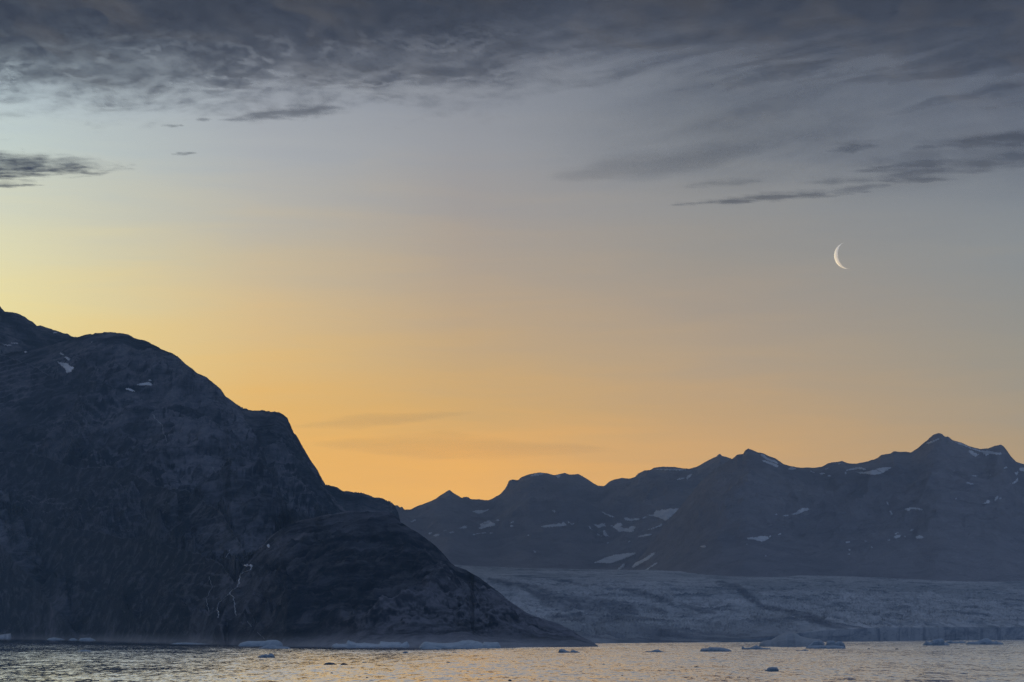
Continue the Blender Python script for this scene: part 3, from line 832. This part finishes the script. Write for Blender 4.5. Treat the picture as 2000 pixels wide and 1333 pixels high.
def stream(line, wpx, name='stream'):
    """a thin white brook that follows the rock face; the line is laid on the slope"""
    pts = []
    for (x0, y0), (x1, y1) in zip(line[:-1], line[1:]):
        n = max(2, int(math.hypot(x1 - x0, y1 - y0) / 1.3))
        for k in range(n):
            f = k / n; pts.append((x0 + (x1 - x0) * f, y0 + (y1 - y0) * f))
    pts.append(line[-1])
    verts, faces, last = [], [], None
    for k, (x, y) in enumerate(pts):
        x += float(perlin(np.array(k * 0.31), np.array(x * 0.05))) * 2.0
        h = hit(x, y, left_mt)
        if h is None: continue
        loc, nrm = h[0], h[1]
        if nrm.z < 0: nrm = -nrm
        wd = wpx * loc.y / FPX * (0.35 + 1.5 * abs(float(perlin(np.array(k * 0.43 + 7), np.array(3.3)))))
        side = Vector((1, 0, 0)); up = nrm * 1.0 + (EYE - loc).normalized() * 1.2
        i = len(verts)
        verts += [loc - side * wd + up * 0.4, loc + up, loc + side * wd + up * 0.4]
        if last is not None and (verts[i + 1] - verts[last + 1]).length < 90:
            faces += [(last, last + 1, i + 1, i), (last + 1, last + 2, i + 2, i + 1)]
        last = i
    if not faces: return
    c = sum(verts, Vector()) / len(verts)
    me = bpy.data.meshes.new(name); me.from_pydata([v_ - c for v_ in verts], [], faces); me.materials.append(M_FOAM)
    o = bpy.data.objects.new(name, me); COL.objects.link(o); o.parent = left_mt; o.location = c


stream(C2((1640, 558), (1632, 580), (1600, 590), (1570, 605), (1560, 630), (1555, 665), (1550, 690), (1510, 715), (1497, 735)), 1.35)
stream(C2((1497, 735), (1460, 760), (1425, 795), (1418, 840), (1427, 890)), 0.95)
stream(C2((1497, 735), (1520, 755), (1528, 790), (1530, 830), (1538, 875)), 0.95)
stream(C2((1499, 448), (1495, 465), (1480, 480), (1468, 502)), 0.6)
stream(C2((1365, 622), (1375, 660), (1385, 690), (1360, 735), (1345, 760), (1350, 800), (1360, 850)), 0.35)
stream(C2((1615, 915), (1640, 950)), 0.4)
stream(C2((1680, 985), (1700, 1005), (1722, 1030)), 0.4)
stream(C1((995, 768), (1015, 800), (1040, 818), (1055, 832)), 0.8)
stream(C1((1055, 832), (1060, 860), (1062, 880), (1075, 905), (1087, 942)), 0.3)
stream(C1((1385, 1110), (1402, 1140), (1400, 1150)), 0.3)


# ------------------------------------------------------------------ icebergs
def berg_mesh(name, outline, base_row, depth, mat, seed, steep=3.0, rough=0.34, parent=None, near=0.0):
    """outline: top edge of the floe from left to right; it becomes a solid body with its own depth"""
    Y = sea_dist(base_row)
    A = [at(x, y, Y) for x, y in outline]
    xs = np.array([p.x for p in A]); hs = np.maximum(np.array([p.z for p in A]), 0.05)
    hs[0] = hs[-1] = 0.03
    Wd = xs[-1] - xs[0]; H = hs.max()
    nx = int(np.clip((outline[-1][0] - outline[0][0]) * 1.1, 14, 110)); ny = 15
    u = np.linspace(0, 1, nx); X = xs[0] + u * Wd
    h = np.interp(X, xs, hs)
    D = depth * Wd
    s = np.linspace(-1, 1, ny)
    XX, SS = np.meshgrid(X, s)
    Uu = (XX - xs[0]) / Wd
    taper = np.sqrt(np.clip(1 - np.abs(2 * Uu - 1) ** 3, 0.0, 1)) * 0.85 + 0.15
    wob = 1 + 0.35 * fbm(XX / Wd * 5 + seed, SS * 0 + seed, 3)
    YY = SS * D / 2 * taper * wob
    hh = np.interp(XX + 0.10 * D * fbm(XX / Wd * 3 + seed, SS * 1.5 + seed, 2) * np.abs(SS), xs, hs)
    prof = 1 - np.abs(SS) ** steep
    Z = hh * prof
    n = (ridged(XX / H * 0.45 + seed, YY / H * 0.45 + seed * 2, 4) - 0.5)
    Z = Z + n * rough * hh * (0.3 + 0.7 * np.abs(SS)) * (np.abs(SS) < 0.98)
    Z = np.where(np.abs(SS) > 0.98, -0.8, np.maximum(Z, 0.02))
    Z[:, 0] = np.minimum(Z[:, 0], -0.3); Z[:, -1] = np.minimum(Z[:, -1], -0.3)
    cx = (xs[0] + xs[-1]) / 2
    V_ = np.stack([XX - cx, YY, Z], -1).reshape(-1, 3)
    o = mesh_np(name, V_, grid_quads(*XX.shape), mat, smooth=False)
    loc = Vector((cx, Y + D / 2 * 0.8 - near, 0))
    if parent is None: o.location = loc
    else:
        o.parent = parent; o.location = loc - parent.location
    return o


G_BERG = 'icebergs drifting off the glacier'
BERGS = [
    # (name, outline, base row, depth, material, steep, label)
    ('iceberg', [(-14, 1246), (-4, 1241), (8, 1238.6), (18, 1237.6), (28, 1238.5), (34, 1241.5), (40, 1246)], 1248.0, 0.6, M_ICE_WHITE, 2.2, 'smooth white dome shaped iceberg at the left edge of the water'),
    ('ice_floe', [(26, 1237.6), (34, 1236.4), (44, 1235.3), (50, 1236.6), (56, 1238)], 1247.3, 0.5, M_ICE_WHITE, 2.2, None),
    ('iceberg', [(90, 1249), (96, 1246.2), (104, 1245.2), (112, 1246.4), (118, 1247.2), (126, 1250)], 1250.4, 0.5, M_ICE, 2.2, 'faint low iceberg in the shore mist left of two small humps'),
    ('iceberg', [(132, 1251), (138, 1247.4), (142, 1246.6), (147, 1248.0), (152, 1251)], 1251.2, 0.6, M_ICE, 2.2, 'small humped iceberg in the mist under the dark slope'),
    ('iceberg', [(152, 1251), (157, 1247), (165, 1246), (176, 1246.2), (182, 1248.5), (187, 1252)], 1251.8, 0.5, M_ICE, 2.6, 'low flat topped iceberg in the mist, right of the small hump'),
    ('ice_floe', [(330, 1257.6), (345, 1255.8), (362, 1255.4), (380, 1256.4), (396, 1257.2), (412, 1258.6)], 1258.6, 0.25, M_ICE, 2.2, 'long thin ice floe hugging the shore left of the waterfall'),
    ('iceberg', [(501, 1284), (506, 1281.5), (512, 1279), (519, 1278), (522.5, 1279.5), (525, 1277.6), (529, 1276.6), (533, 1278.5), (536.5, 1284)], 1284.8, 0.6, M_ICE_BLUE, 3.0, 'small two humped blue iceberg nearest the left, below a pale double iceberg'),
    ('ice_floe', [(503, 1289.4), (507, 1288.3), (512, 1288.2), (517, 1289.5)], 1289.7, 0.5, M_ICE_DARK, 2.2, 'tiny dark ice sliver just below the two humped blue iceberg'),
    ('ice_floe', [(150, 1272.6), (158, 1270.2), (166, 1269.3), (174, 1270.4), (181, 1272.8)], 1273.0, 0.4, M_ICE, 2.2, 'low grey ice floe alone on the bright left water'),
    ('iceberg', [(646, 1263), (650, 1259), (656, 1257), (660, 1258.5), (668, 1258.2), (675, 1258), (677, 1252.5), (680, 1251.2), (683, 1253.5), (688, 1254), (694, 1256.5), (703, 1257), (710, 1255.2), (716, 1257), (726, 1257.8), (734, 1259), (740, 1258.5),
                 (742, 1253.4), (750, 1253.8), (758, 1255), (766, 1254.3), (780, 1254.6), (784, 1258.5), (790, 1254.8), (795, 1253.8), (798, 1258.5), (800, 1263)], 1264.3, 0.3, M_ICE, 3.2, 'long ragged iceberg with knobs and notches below the dark headland'),
    ('ice_floe', [(785, 1275.5), (788, 1273.8), (792, 1272.6), (795, 1273.4), (798, 1275.8)], 1276.2, 0.6, M_ICE_BLUE, 2.4, 'small dark ice lump just below the long smooth iceberg'),
    ('iceberg', [(1090, 1275), (1092, 1269.6), (1097, 1268), (1103, 1268.8), (1107, 1271.6), (1114, 1273.2), (1116.5, 1270.4), (1121, 1269.8), (1127, 1272), (1134, 1275)], 1275.2, 0.45, M_ICE_BLUE, 3.0, 'twin humped blue iceberg in front of the headland tip'),
    ('iceberg', [(1256, 1273.8), (1264, 1272.6), (1272, 1272.2), (1278, 1269.8), (1284, 1268.9), (1288, 1269.8), (1293, 1272.6), (1303, 1273.8)], 1274.2, 0.4, M_ICE_BLUE, 2.2, 'low blue iceberg with a single central point on open water'),
    ('iceberg', [(1368, 1273), (1369.5, 1267.8), (1376, 1267), (1384, 1266.4), (1387, 1263.8), (1392, 1265), (1402, 1264.8), (1414, 1266), (1424, 1268.4), (1429, 1271), (1430, 1273)], 1273.0, 0.5, M_ICE_BLUE, 4.0, 'solid blue block shaped iceberg left of the big domed iceberg'),
    ('iceberg', [(1449, 1268.6), (1449.5, 1263.5), (1452, 1263), (1454, 1266), (1462, 1265.4), (1470, 1264.3), (1474, 1262.2), (1478, 1260.2), (1482, 1262.2), (1489, 1265.8), (1498, 1266.2), (1504, 1266.6), (1509, 1268.8)], 1268.8, 0.4, M_ICE_BLUE, 3.0, 'low jagged blue iceberg just in front of the big domed iceberg'),
    ('iceberg', [(1485, 1263), (1486.5, 1258.4), (1493, 1253.4), (1501, 1251.6), (1509, 1250.2), (1516, 1246.6), (1522, 1243), (1529, 1239.6), (1536, 1237.2), (1543, 1236.2), (1554, 1237.2), (1560, 1240), (1566, 1243.4), (1576, 1246.4), (1592, 1248.4), (1604, 1249.6), (1609, 1253), (1613, 1257), (1614, 1263)], 1263.2, 0.55, M_ICE_GREY, 4.0, 'biggest iceberg, a broad pale grey dome in front of the glacier'),
    ('ice_floe', [(1554, 1271), (1557, 1270.2), (1564, 1270.8), (1570, 1269.4), (1573, 1268.2), (1576, 1269.6), (1581, 1271)], 1271.4, 0.5, M_ICE_BLUE, 2.2, 'low ice scrap with a tiny point below the domed iceberg'),
    ('iceberg', [(1493, 1311), (1498, 1309), (1500, 1305.4), (1503, 1304), (1509, 1303.4), (1518, 1304), (1521, 1307.6), (1522.5, 1311.4)], 1311.4, 0.7, M_ICE_BLUE, 4.0, 'small dark blue ice block alone and nearest on the right'),
    ('iceberg', [(1803, 1260.6), (1807, 1256.6), (1811, 1251.8), (1815, 1255), (1820, 1255), (1822, 1250.2), (1830, 1249), (1838, 1248), (1843, 1248.8), (1845, 1255), (1852, 1257.2), (1858, 1260)], 1261.0, 0.45, M_ICE_BLUE, 3.2, 'grey blue iceberg with a block tower, left of the peaked one on the far right'),
    ('iceberg', [(1846, 1256), (1852, 1253.2), (1858, 1250.8), (1862, 1253.4), (1870, 1254), (1876, 1252.6), (1884, 1253.4), (1890, 1256)], 1256.8, 0.4, M_ICE_BLUE, 2.6, 'low dark iceberg farther off, between the two far right icebergs'),
    ('iceberg', [(1888, 1259), (1890, 1256), (1896, 1253.6), (1902, 1253.6), (1910, 1253), (1920, 1249.5), (1926, 1246.6), (1931, 1246.2), (1935, 1249.5), (1940, 1254), (1948, 1251.8), (1951, 1254.2), (1960, 1256), (1963, 1259)], 1259.4, 0.4, M_ICE_BLUE, 3.2, 'peaked grey blue iceberg, rightmost on the water'),
]
for k, (nm, ol, row, dep, mat, st, lab) in enumerate(BERGS):
    if lab is None: lab = 'pale ice strip behind the white dome at the left edge'
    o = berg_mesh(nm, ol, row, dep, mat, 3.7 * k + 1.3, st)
    tag(o, lab, 'iceberg' if nm == 'iceberg' else 'ice floe', G_BERG)


def berg_of_parts(label, base_row, cx, parts):
    Y = sea_dist(base_row)
    e = bpy.data.objects.new('iceberg', None); COL.objects.link(e)
    e.location = (at(cx, base_row, Y).x, Y, 0); e.empty_display_size = 5
    tag(e, label, 'iceberg', G_BERG)
    for k, (nm, ol, row, dep, mat, st) in enumerate(parts):
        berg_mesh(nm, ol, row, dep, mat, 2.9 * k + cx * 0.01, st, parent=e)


berg_of_parts('pale double iceberg with a long back hump and low front shelf by the waterfall', 1265, 516, [
    ('ice_hump', [(464, 1261), (468, 1256.5), (476, 1254), (484, 1252.6), (496, 1252.4), (508, 1252.4), (518, 1251.8), (523, 1250), (532, 1249.6), (540, 1250.8), (547, 1254), (551, 1258), (552, 1262)], 1262.4, 0.3, M_ICE, 2.8),
    ('ice_shelf', [(503, 1267), (510, 1264.8), (516, 1262.5), (524, 1260), (534, 1260.5), (543, 1263), (552, 1263.2), (562, 1263.8), (568, 1267.4)], 1267.6, 0.4, M_ICE_BLUE, 2.6)])
berg_of_parts('long smooth iceberg with a high rounded middle, largest in front of the headland', 1266, 897, [
    ('ice_hump', [(818, 1266), (822, 1260), (826, 1255.4), (830, 1253.6), (838, 1254.8), (846, 1255.4), (856, 1256.8), (870, 1257), (884, 1256), (894, 1254.6), (902, 1252.2), (912, 1251.2), (924, 1252), (934, 1253.8), (940, 1256.4), (943, 1258),
                  (945, 1253.8), (952, 1254), (960, 1255.2), (972, 1254.8), (976, 1258), (979, 1265)], 1266.2, 0.28, M_ICE, 3.2),
    ('ice_shelf', [(818, 1268), (826, 1266.4), (838, 1265), (852, 1264.4), (858, 1265.6), (864, 1268)], 1268.4, 0.5, M_ICE_BLUE, 2.8),
    ('ice_shelf', [(880, 1267), (894, 1264), (906, 1261.2), (918, 1259.6), (926, 1262), (934, 1266.8)], 1267.6, 0.5, M_ICE_BLUE, 2.4)])
berg_of_parts('two towered blue iceberg with a gap, right of the big dome', 1266, 1614, [
    ('ice_foot', [(1575, 1267), (1578, 1263.4), (1590, 1261.4), (1604, 1260.6), (1616, 1261.4), (1630, 1260.8), (1648, 1262), (1653, 1267)], 1267.2, 0.5, M_ICE_BLUE, 4.0),
    ('ice_tower', [(1575, 1266.6), (1578, 1263), (1584, 1258), (1590, 1253.4), (1598, 1252.2), (1606, 1254), (1608, 1259.6), (1612, 1261)], 1266.8, 0.5, M_ICE_BLUE, 3.4),
    ('ice_tower', [(1608, 1264), (1614, 1260), (1617, 1253.6), (1622, 1251.8), (1628, 1252.4), (1633, 1256), (1638, 1253.2), (1645, 1254), (1651, 1259), (1653, 1266.6)], 1267.0, 0.6, M_ICE_BLUE, 4.0)])

SCRAPS = [
    (631, 658, 1294.0, 1298.6, M_ICE_DARK, 'larger of two black ice lumps side by side, lower left of centre'),
    (664, 680, 1295.2, 1299.0, M_ICE_DARK, 'smaller of two black ice lumps side by side, the right one'),
    (706, 718, 1293.0, 1294.6, M_ICE_DARK, 'thin dark ice splinter right of the two black lumps'),
    (871, 880, 1292.6, 1294.6, M_ICE_DARK, 'tiny dark ice lump below the long smooth iceberg in open water'),
    (882, 893, 1273.6, 1275.0, M_ICE_DARK, 'flat dark ice splinter close below the long smooth iceberg'),
    (645, 651, 1313.6, 1315.6, M_ICE_DARK, 'tiny dark ice lump straight below the pair of black lumps'),
    (714, 720, 1322.4, 1324.4, M_ICE_DARK, 'tiny dark ice lump near the bottom edge, left of centre'),
    (992, 1000, 1327.0, 1330.4, M_ICE_DARK, 'small dark ice lump at the bottom edge, middle of the water'),
    (1176, 1182, 1296.6, 1298.2, M_ICE_BLUE, 'tiny greenish ice scrap below the tip of the headland'),
    (1355, 1366, 1301.6, 1303.6, M_ICE_DARK, 'dark flat ice sliver left of the small blue block'),
    (1748, 1756, 1266.8, 1268.8, M_ICE_DARK, 'tiny dark ice scrap on the water between the middle and far right icebergs'),
    (1694, 1700, 1266.6, 1268.0, M_ICE_DARK, 'tiny ice scrap right of the two towered iceberg'),
    (337, 342, 1331.0, 1334.0, M_ICE_DARK, 'dark ice scrap at the bottom edge on the left'),
    (1213, 1218, 1318.8, 1320.2, M_ICE_DARK, 'tiny dark ice scrap on gold water below the headland tip'),
    (458, 464, 1325.0, 1326.6, M_ICE_DARK, 'tiny dark ice scrap near the bottom edge, below the two humped iceberg'),
    (1868, 1876, 1266.4, 1267.4, M_ICE_DARK, 'thin dark ice scrap just below the far right icebergs'),
]
for k, (x0, x1, yt, yb, mat, lab) in enumerate(SCRAPS):
    wd = x1 - x0
    ol = [(x0, yb), (x0 + wd * 0.15, yb - (yb - yt) * 0.7), (x0 + wd * 0.4, yt), (x0 + wd * 0.62, yb - (yb - yt) * 0.8), (x0 + wd * 0.8, yb - (yb - yt) * 0.62), (x1, yb)]
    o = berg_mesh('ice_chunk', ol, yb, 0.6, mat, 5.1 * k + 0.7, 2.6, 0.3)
    tag(o, lab, 'ice chunk', 'small ice chunks on the water')


# ------------------------------------------------------------------ moon: the sunlit lune of a sphere
def moon():
    Dm = 90000.0
    a, t = ray(1655.5, 499.5)
    M = Vector((float(a), 1, float(t))).normalized()
    c = EYE + M * Dm
    r = Dm * math.tan(math.radians(0.262))
    S_ = SUN_DIR; Vw = -M
    pole = S_.cross(Vw).normalized()
    e1 = (S_ - Vw * S_.dot(Vw)).normalized()          # limb on the sunward side
    term = math.acos(max(-1, min(1, S_.dot(Vw))))     # phase angle
    l0, l1 = math.radians(90) - (math.pi - term) - 0.04, math.radians(90) + 0.15
    # longitude measured from the viewer direction towards the sun
    nl, nb = 28, 64
    verts = []
    for j in range(nb + 1):
        b = -math.pi / 2 + math.pi * j / nb
        for i in range(nl + 1):
            l = l0 + (l1 - l0) * i / nl
            lon = math.pi / 2 - (math.pi / 2 - l)
            d = (Vw * math.cos(lon) + e1 * math.sin(lon)) * math.cos(b) + pole * math.sin(b)
            verts.append(d * r)
    m, t_ = material('moon_regolith')
    g = t_.n('ShaderNodeTexCoord').outputs['Object']
    n = t_.noise(g, 0.006, 5, 0.6)
    col = t_.mix(t_.rng(n, 0.35, 0.65), (0.62, 0.60, 0.56, 1), (0.88, 0.86, 0.80, 1))
    ad = t_.n('ShaderNodeAddShader', {0: t_.n('ShaderNodeBsdfTransparent').outputs[0], 1: t_.n('ShaderNodeBsdfDiffuse', {'Color': col}).outputs[0]})
    t_.n('ShaderNodeOutputMaterial', {0: ad.outputs[0]})          # the glowing air in front of it shines through
    o = mesh_np('moon', np.array([tuple(v_) for v_ in verts]), grid_quads(nb + 1, nl + 1), m)
    o.location = c
    tag(o, 'thin bright crescent moon high in the grey sky above the right range', 'moon')


moon()


# ------------------------------------------------------------------ clouds
def cloud_material(name, col):
    m, t = material(name)
    dens = t.n('ShaderNodeAttribute', attribute_name='cover').outputs['Fac']
    pos = t.n('ShaderNodeNewGeometry').outputs['Position']
    n = t.noise(t.scale(pos, (1, 0.25, 1)), 0.012, 5, 0.6)
    al = t.m('MULTIPLY', dens, t.rng(n, 0.3, 0.7, 0.93, 1.07), clamp=True)
    df = t.n('ShaderNodeBsdfDiffuse', {'Color': col}); tr = t.n('ShaderNodeBsdfTranslucent', {'Color': col})
    body = t.n('ShaderNodeMixShader', {0: 0.5, 1: df.outputs[0], 2: tr.outputs[0]})
    mx = t.n('ShaderNodeMixShader', {0: al, 1: t.n('ShaderNodeBsdfTransparent').outputs[0], 2: body.outputs[0]})
    t.n('ShaderNodeOutputMaterial', {0: mx.outputs[0]})
    return m


M_CLOUD = cloud_material('cloud_vapour', (0.47, 0.445, 0.425, 1))


def cloud(label, box, step, alt, thick, fn, cat='cloud'):
    """a cloud body: underside and top of a layer at its own height; fn gives how dense it is"""
    x0, y0, x1, y1 = box
    V_, Q_, A_ = [], [], []
    off = 0
    for layer, st in ((0, step), (1, step * 2.5)):
        px = np.arange(x0, x1 + st, st); py = np.arange(y0, y1 + st * 0.6, st * 0.6)
        PX, PY = np.meshgrid(px, py)
        a, t = ray(PX, PY)
        d = fn(PX, PY)
        ex = np.minimum.reduce([PX - x0, x1 - PX, (PY - y0) * 1.5, (y1 - PY) * 1.5])
        d = np.clip(d, 0, 1) * sstep(ex, 0, step * 4)
        Yp = (alt - CAM_H) / t
        X = a * Yp
        z = alt + thick * sstep(ex, 0, 160) * (-0.25 if layer == 0 else 0.45) * (0.8 + 0.6 * fbm(X / 900, Yp / 1800, 3))
        V_.append(np.stack([X, Yp, z], -1).reshape(-1, 3)); A_.append((d * (1.0 if layer == 0 else 0.5)).ravel())
        q = grid_quads(*PX.shape)
        dd = d.ravel()[q].max(1)
        Q_.append(q[dd > 0.004] + off); off += PX.size
    V_ = np.concatenate(V_); Q_ = np.concatenate(Q_); A_ = np.concatenate(A_)
    used = np.unique(Q_); remap = np.zeros(len(V_), np.int64); remap[used] = np.arange(len(used))
    V_ = V_[used]; A_ = A_[used]; Q_ = remap[Q_]
    c = V_.mean(0)
    o = mesh_np('cloud', V_ - c, Q_, M_CLOUD, attrs={'cover': A_})
    o.location = c
    return tag(o, label, cat, 'clouds in the dusk sky')


def rot(px, py, deg):
    r = math.radians(deg)
    return px * math.cos(r) + py * math.sin(r), -px * math.sin(r) + py * math.cos(r)


def deck(px, py):
    edge = np.interp(px, [-700, 0, 120, 300, 420, 560, 700, 850, 1000, 1150, 1280, 1420, 1550, 1700, 1850, 2000, 2700],
                     [235, 212, 206, 205, 206, 204, 196, 188, 182, 168, 190, 214, 205, 195, 215, 245, 270])
    # left: billows;  right: long streaks that rise to the right
    bx, by = rot(px, py, -4)
    bil = fbm(bx / 125, by / 38, 7, 0.6)
    bil2 = ridged(bx / 110 + 4, by / 36, 4)
    sx, sy = rot(px, py, -13)
    strk = fbm(sx / 380 + 8, sy / 34, 6, 0.56)
    wr = sstep(px, 850, 1300)
    n = bil * (1 - wr) + strk * wr
    n = n + 0.16 * fbm(px / 34, py / 13, 4, 0.6)
    depth = (edge - py)                                   # how far inside the bank
    soft = 95 + 60 * wr
    d = sstep(depth + n * (78 + 50 * wr), -16, soft)
    holes = sstep(depth, 30, 210 + 120 * wr)
    lo = (0.46 + 0.30 * sstep(n, -0.35, 0.35)) * (1 - 0.35 * (1 - wr) * sstep(bil2, 0.5, 0.85))
    d = d * (lo + (0.97 - lo) * holes * (0.96 + 0.05 * n))
    veil = 0.42 * sstep(px, 950, 1500) * (1 - sstep(py, 230, 410)) * (0.75 + 0.8 * fbm(sx / 300 + 2, sy / 60, 4))
    d = np.maximum(d, veil)
    d = d * (1 - 0.35 * sstep(px, 1900, 2050) * sstep(-py, -60, 40))
    # thin bright chinks where the bank breaks up
    chink = sstep(ridged(bx / 85 + 1.7, by / 30, 5, 0.6), 0.50, 0.74) * sstep(fbm(px / 210 + 6, py / 80, 3), -0.25, 0.25)
    d = d * (1 - 0.42 * chink * (1 - sstep(depth, 90, 200)) * (1 - 0.75 * wr))
    # bright slot between the streaks, right of centre
    slot = np.exp(-((sy - rot(1180, 160, -13)[1]) / 24) ** 2 - ((px - 1190) / 170) ** 2)
    d = d * (1 - 0.65 * slot)
    # bright gap at the left edge
    gap = np.exp(-((py - 178) / 14) ** 2 - ((px + 10) / 90) ** 2)
    d = d * (1 - 0.8 * gap)
    return d


cloud('broad dark grey cloud bank covering the top of the sky', (-700, -1100, 2700, 430), 4.2, 3000, 420, deck)


def streak(x0, y0, x1, y1, wl, wr, seed, sx=60, sy=10, dens=1.0, peak=0.5, cut=0.12):
    ang = math.degrees(math.atan2(y1 - y0, x1 - x0)); L = math.hypot(x1 - x0, y1 - y0)

    def f(px, py):
        u, v = rot(px - x0, py - y0, ang); u = u / L
        wdt = np.interp(u, [0, peak, 1], [wl * 0.35, max(wl, wr), wr * 0.35])
        n = fbm(px / sx + seed, py / sy + seed * 0.7, 6, 0.58)
        env = 1 - (v / wdt) ** 2 - np.clip((np.abs(u - 0.5) * 2), 0, 3) ** 4 * 1.0
        return dens * sstep(env + n * 1.4, cut - 0.1, 1.25)
    return f


def both(*fs):
    return lambda x, y: np.maximum.reduce([f(x, y) for f in fs])


def left_cloud(px, py):
    a = streak(-420, 316, 262, 327, 34, 34, 2.2, 85, 11, 0.95, 0.5)(px, py)
    b = streak(-200, 362, 100, 360, 9, 7, 6.1, 40, 6, 0.75)(px, py)
    return np.maximum(a, b)


cloud('dark feathery cloud streak at the left edge under the cloud bank', (-420, 268, 275, 392), 3.0, 2700, 160, left_cloud)
cloud('ragged grey cloud strip hanging under the bank, left of centre', (380, 190, 740, 258), 3.0, 2900, 120,
      both(streak(415, 236, 690, 208, 10, 17, 4.4, 55, 9, 0.5, 0.65), streak(375, 234, 420, 232, 4, 4, 9.0, 20, 6, 0.4)))
cloud('tiny isolated cloud wisp in the clear sky, upper left', (322, 290, 392, 312), 2.0, 2600, 40, streak(328, 302, 388, 299, 4, 4, 1.9, 22, 5, 0.45))
cloud('thin small cloud wisp close under the bank on the left', (305, 236, 370, 256), 2.0, 2700, 40, streak(310, 246, 362, 246, 4, 4, 7.9, 22, 5, 0.35))
cloud('long narrow dark cloud streak above the moon', (1270, 340, 1770, 415), 3.0, 2500, 120,
      both(streak(1300, 402, 1720, 371, 7, 9, 5.5, 60, 7, 0.55, 0.5), streak(1580, 380, 1760, 358, 6, 7, 8.2, 45, 7, 0.3)))


def right_group(px, py):
    n = both(streak(1610, 292, 1720, 280, 10, 9, 1.2, 50, 9, 0.45), streak(1700, 345, 2300, 262, 24, 30, 3.9, 90, 12, 0.52, 0.6),
             streak(1640, 335, 1900, 305, 14, 14, 6.6, 70, 9, 0.5), streak(1780, 285, 2200, 262, 14, 20, 2.7, 80, 10, 0.55),
             streak(1700, 352, 1880, 348, 9, 8, 7.3, 50, 8, 0.45), streak(1540, 358, 1740, 350, 8, 9, 4.1, 60, 8, 0.3))
    return n(px, py)


cloud('group of ragged grey cloud bands at the right edge above the moon', (1530, 240, 2300, 375), 3.4, 2700, 160, right_group)
cloud('faint blurred cloud smear right of centre below the bank', (1020, 258, 1560, 378), 4.0, 2600, 120,
      both(streak(1080, 345, 1500, 288, 32, 28, 3.1, 190, 26, 0.2, 0.45, -0.4), streak(1320, 365, 1500, 352, 9, 9, 6.1, 60, 9, 0.22)))


cloud('faint dusky veil of cloud low over the gap between the mountains', (540, 780, 1240, 905), 4.0, 2400, 60,
      both(streak(590, 832, 900, 808, 13, 12, 3.3, 150, 14, 0.085, 0.35, -0.9), streak(640, 868, 1180, 880, 24, 22, 5.9, 190, 18, 0.075, 0.4, -0.9)))

# ------------------------------------------------------------------ mist under the left slope, and the haze of the whole fjord
def volume_material(name, dens, col, aniso):
    m, t = material(name)
    pv = t.n('ShaderNodeVolumePrincipled', {'Color': col, 'Density': dens, 'Anisotropy': aniso})
    t.n('ShaderNodeOutputMaterial', {'Volume': pv.outputs[0]})
    return m


def mist_material():
    m, t = material('shore_mist')
    z = t.n('ShaderNodeSeparateXYZ', {0: t.n('ShaderNodeNewGeometry').outputs['Position']}).outputs[2]
    d = t.m('MULTIPLY', t.m('POWER', t.rng(z, 17.0, 3.0), 1.5), 1.15e-3)
    pv = t.n('ShaderNodeVolumePrincipled', {'Color': (0.92, 0.94, 1.0, 1), 'Density': d, 'Anisotropy': 0.2})
    t.n('ShaderNodeOutputMaterial', {'Volume': pv.outputs[0]})
    return m


def face_out(me):
    bm = bmesh.new(); bm.from_mesh(me); bmesh.ops.recalc_face_normals(bm, faces=bm.faces); bm.to_mesh(me); bm.free()


def mist():
    px = np.arange(-500, 1228, 12.0); row = np.interp(px, shore_px, shore_row)
    a = ray(px, np.full(len(px), HROW))[0]
    hgt = np.interp(px, [-500, 0, 300, 520, 700, 900, 1100, 1200], [21, 21, 19, 17, 17, 20, 22, 12]) * (1 + 0.15 * fbm(px / 90, px * 0 + 2, 3))
    V_ = []
    prof = [(-230, 0.06), (-190, 0.5), (-120, 0.9), (0, 1.0), (160, 0.9), (320, 0.3), (360, 0.06)]
    for k, (ai, r_, h_) in enumerate(zip(a, row, hgt)):
        Y0 = sea_dist(r_) + 30; k_ = max(0.02, min(1.0, (1226 - (1000 + ai * 5699)) / 260))
        loop = [(Y0 + q * k_, 0.15 + h_ * f) for q, f in prof] + [(Y0 + 360 * k_, 0.1), (Y0 - 230 * k_, 0.1)]
        V_ += [(ai * y, y, z) for y, z in loop]
    n = len(prof) + 2; F = []
    for k in range(len(px) - 1):
        for i in range(n):
            j = (i + 1) % n
            F.append((k * n + i, k * n + j, (k + 1) * n + j, (k + 1) * n + i))
    e = (len(px) - 1) * n
    me = bpy.data.meshes.new('mist_bank')
    me.from_pydata(V_, [], F + [tuple(range(n))[::-1], tuple(e + i for i in range(n))])
    me.materials.append(mist_material())
    face_out(me)
    o = bpy.data.objects.new('mist_bank', me); COL.objects.link(o)
    tag(o, 'low grey mist lying along the foot of the left mountain', 'mist', kind='stuff')


mist()

HB = R + 500.0
hv = np.array([(x, y, z) for z in (-5.0, 1200.0) for y in (-HB, HB) for x in (-HB, HB)], float)
haze = mesh_np('haze', hv, [[0, 2, 3, 1], [4, 5, 7, 6], [0, 1, 5, 4], [2, 6, 7, 3], [0, 4, 6, 2], [1, 3, 7, 5]],
               volume_material('fjord_haze', 2.1e-5, (0.50, 0.75, 1.0, 1), 0.1), smooth=False)
face_out(haze.data)
tag(haze, 'thin blue evening haze filling the fjord', 'haze', kind='stuff')
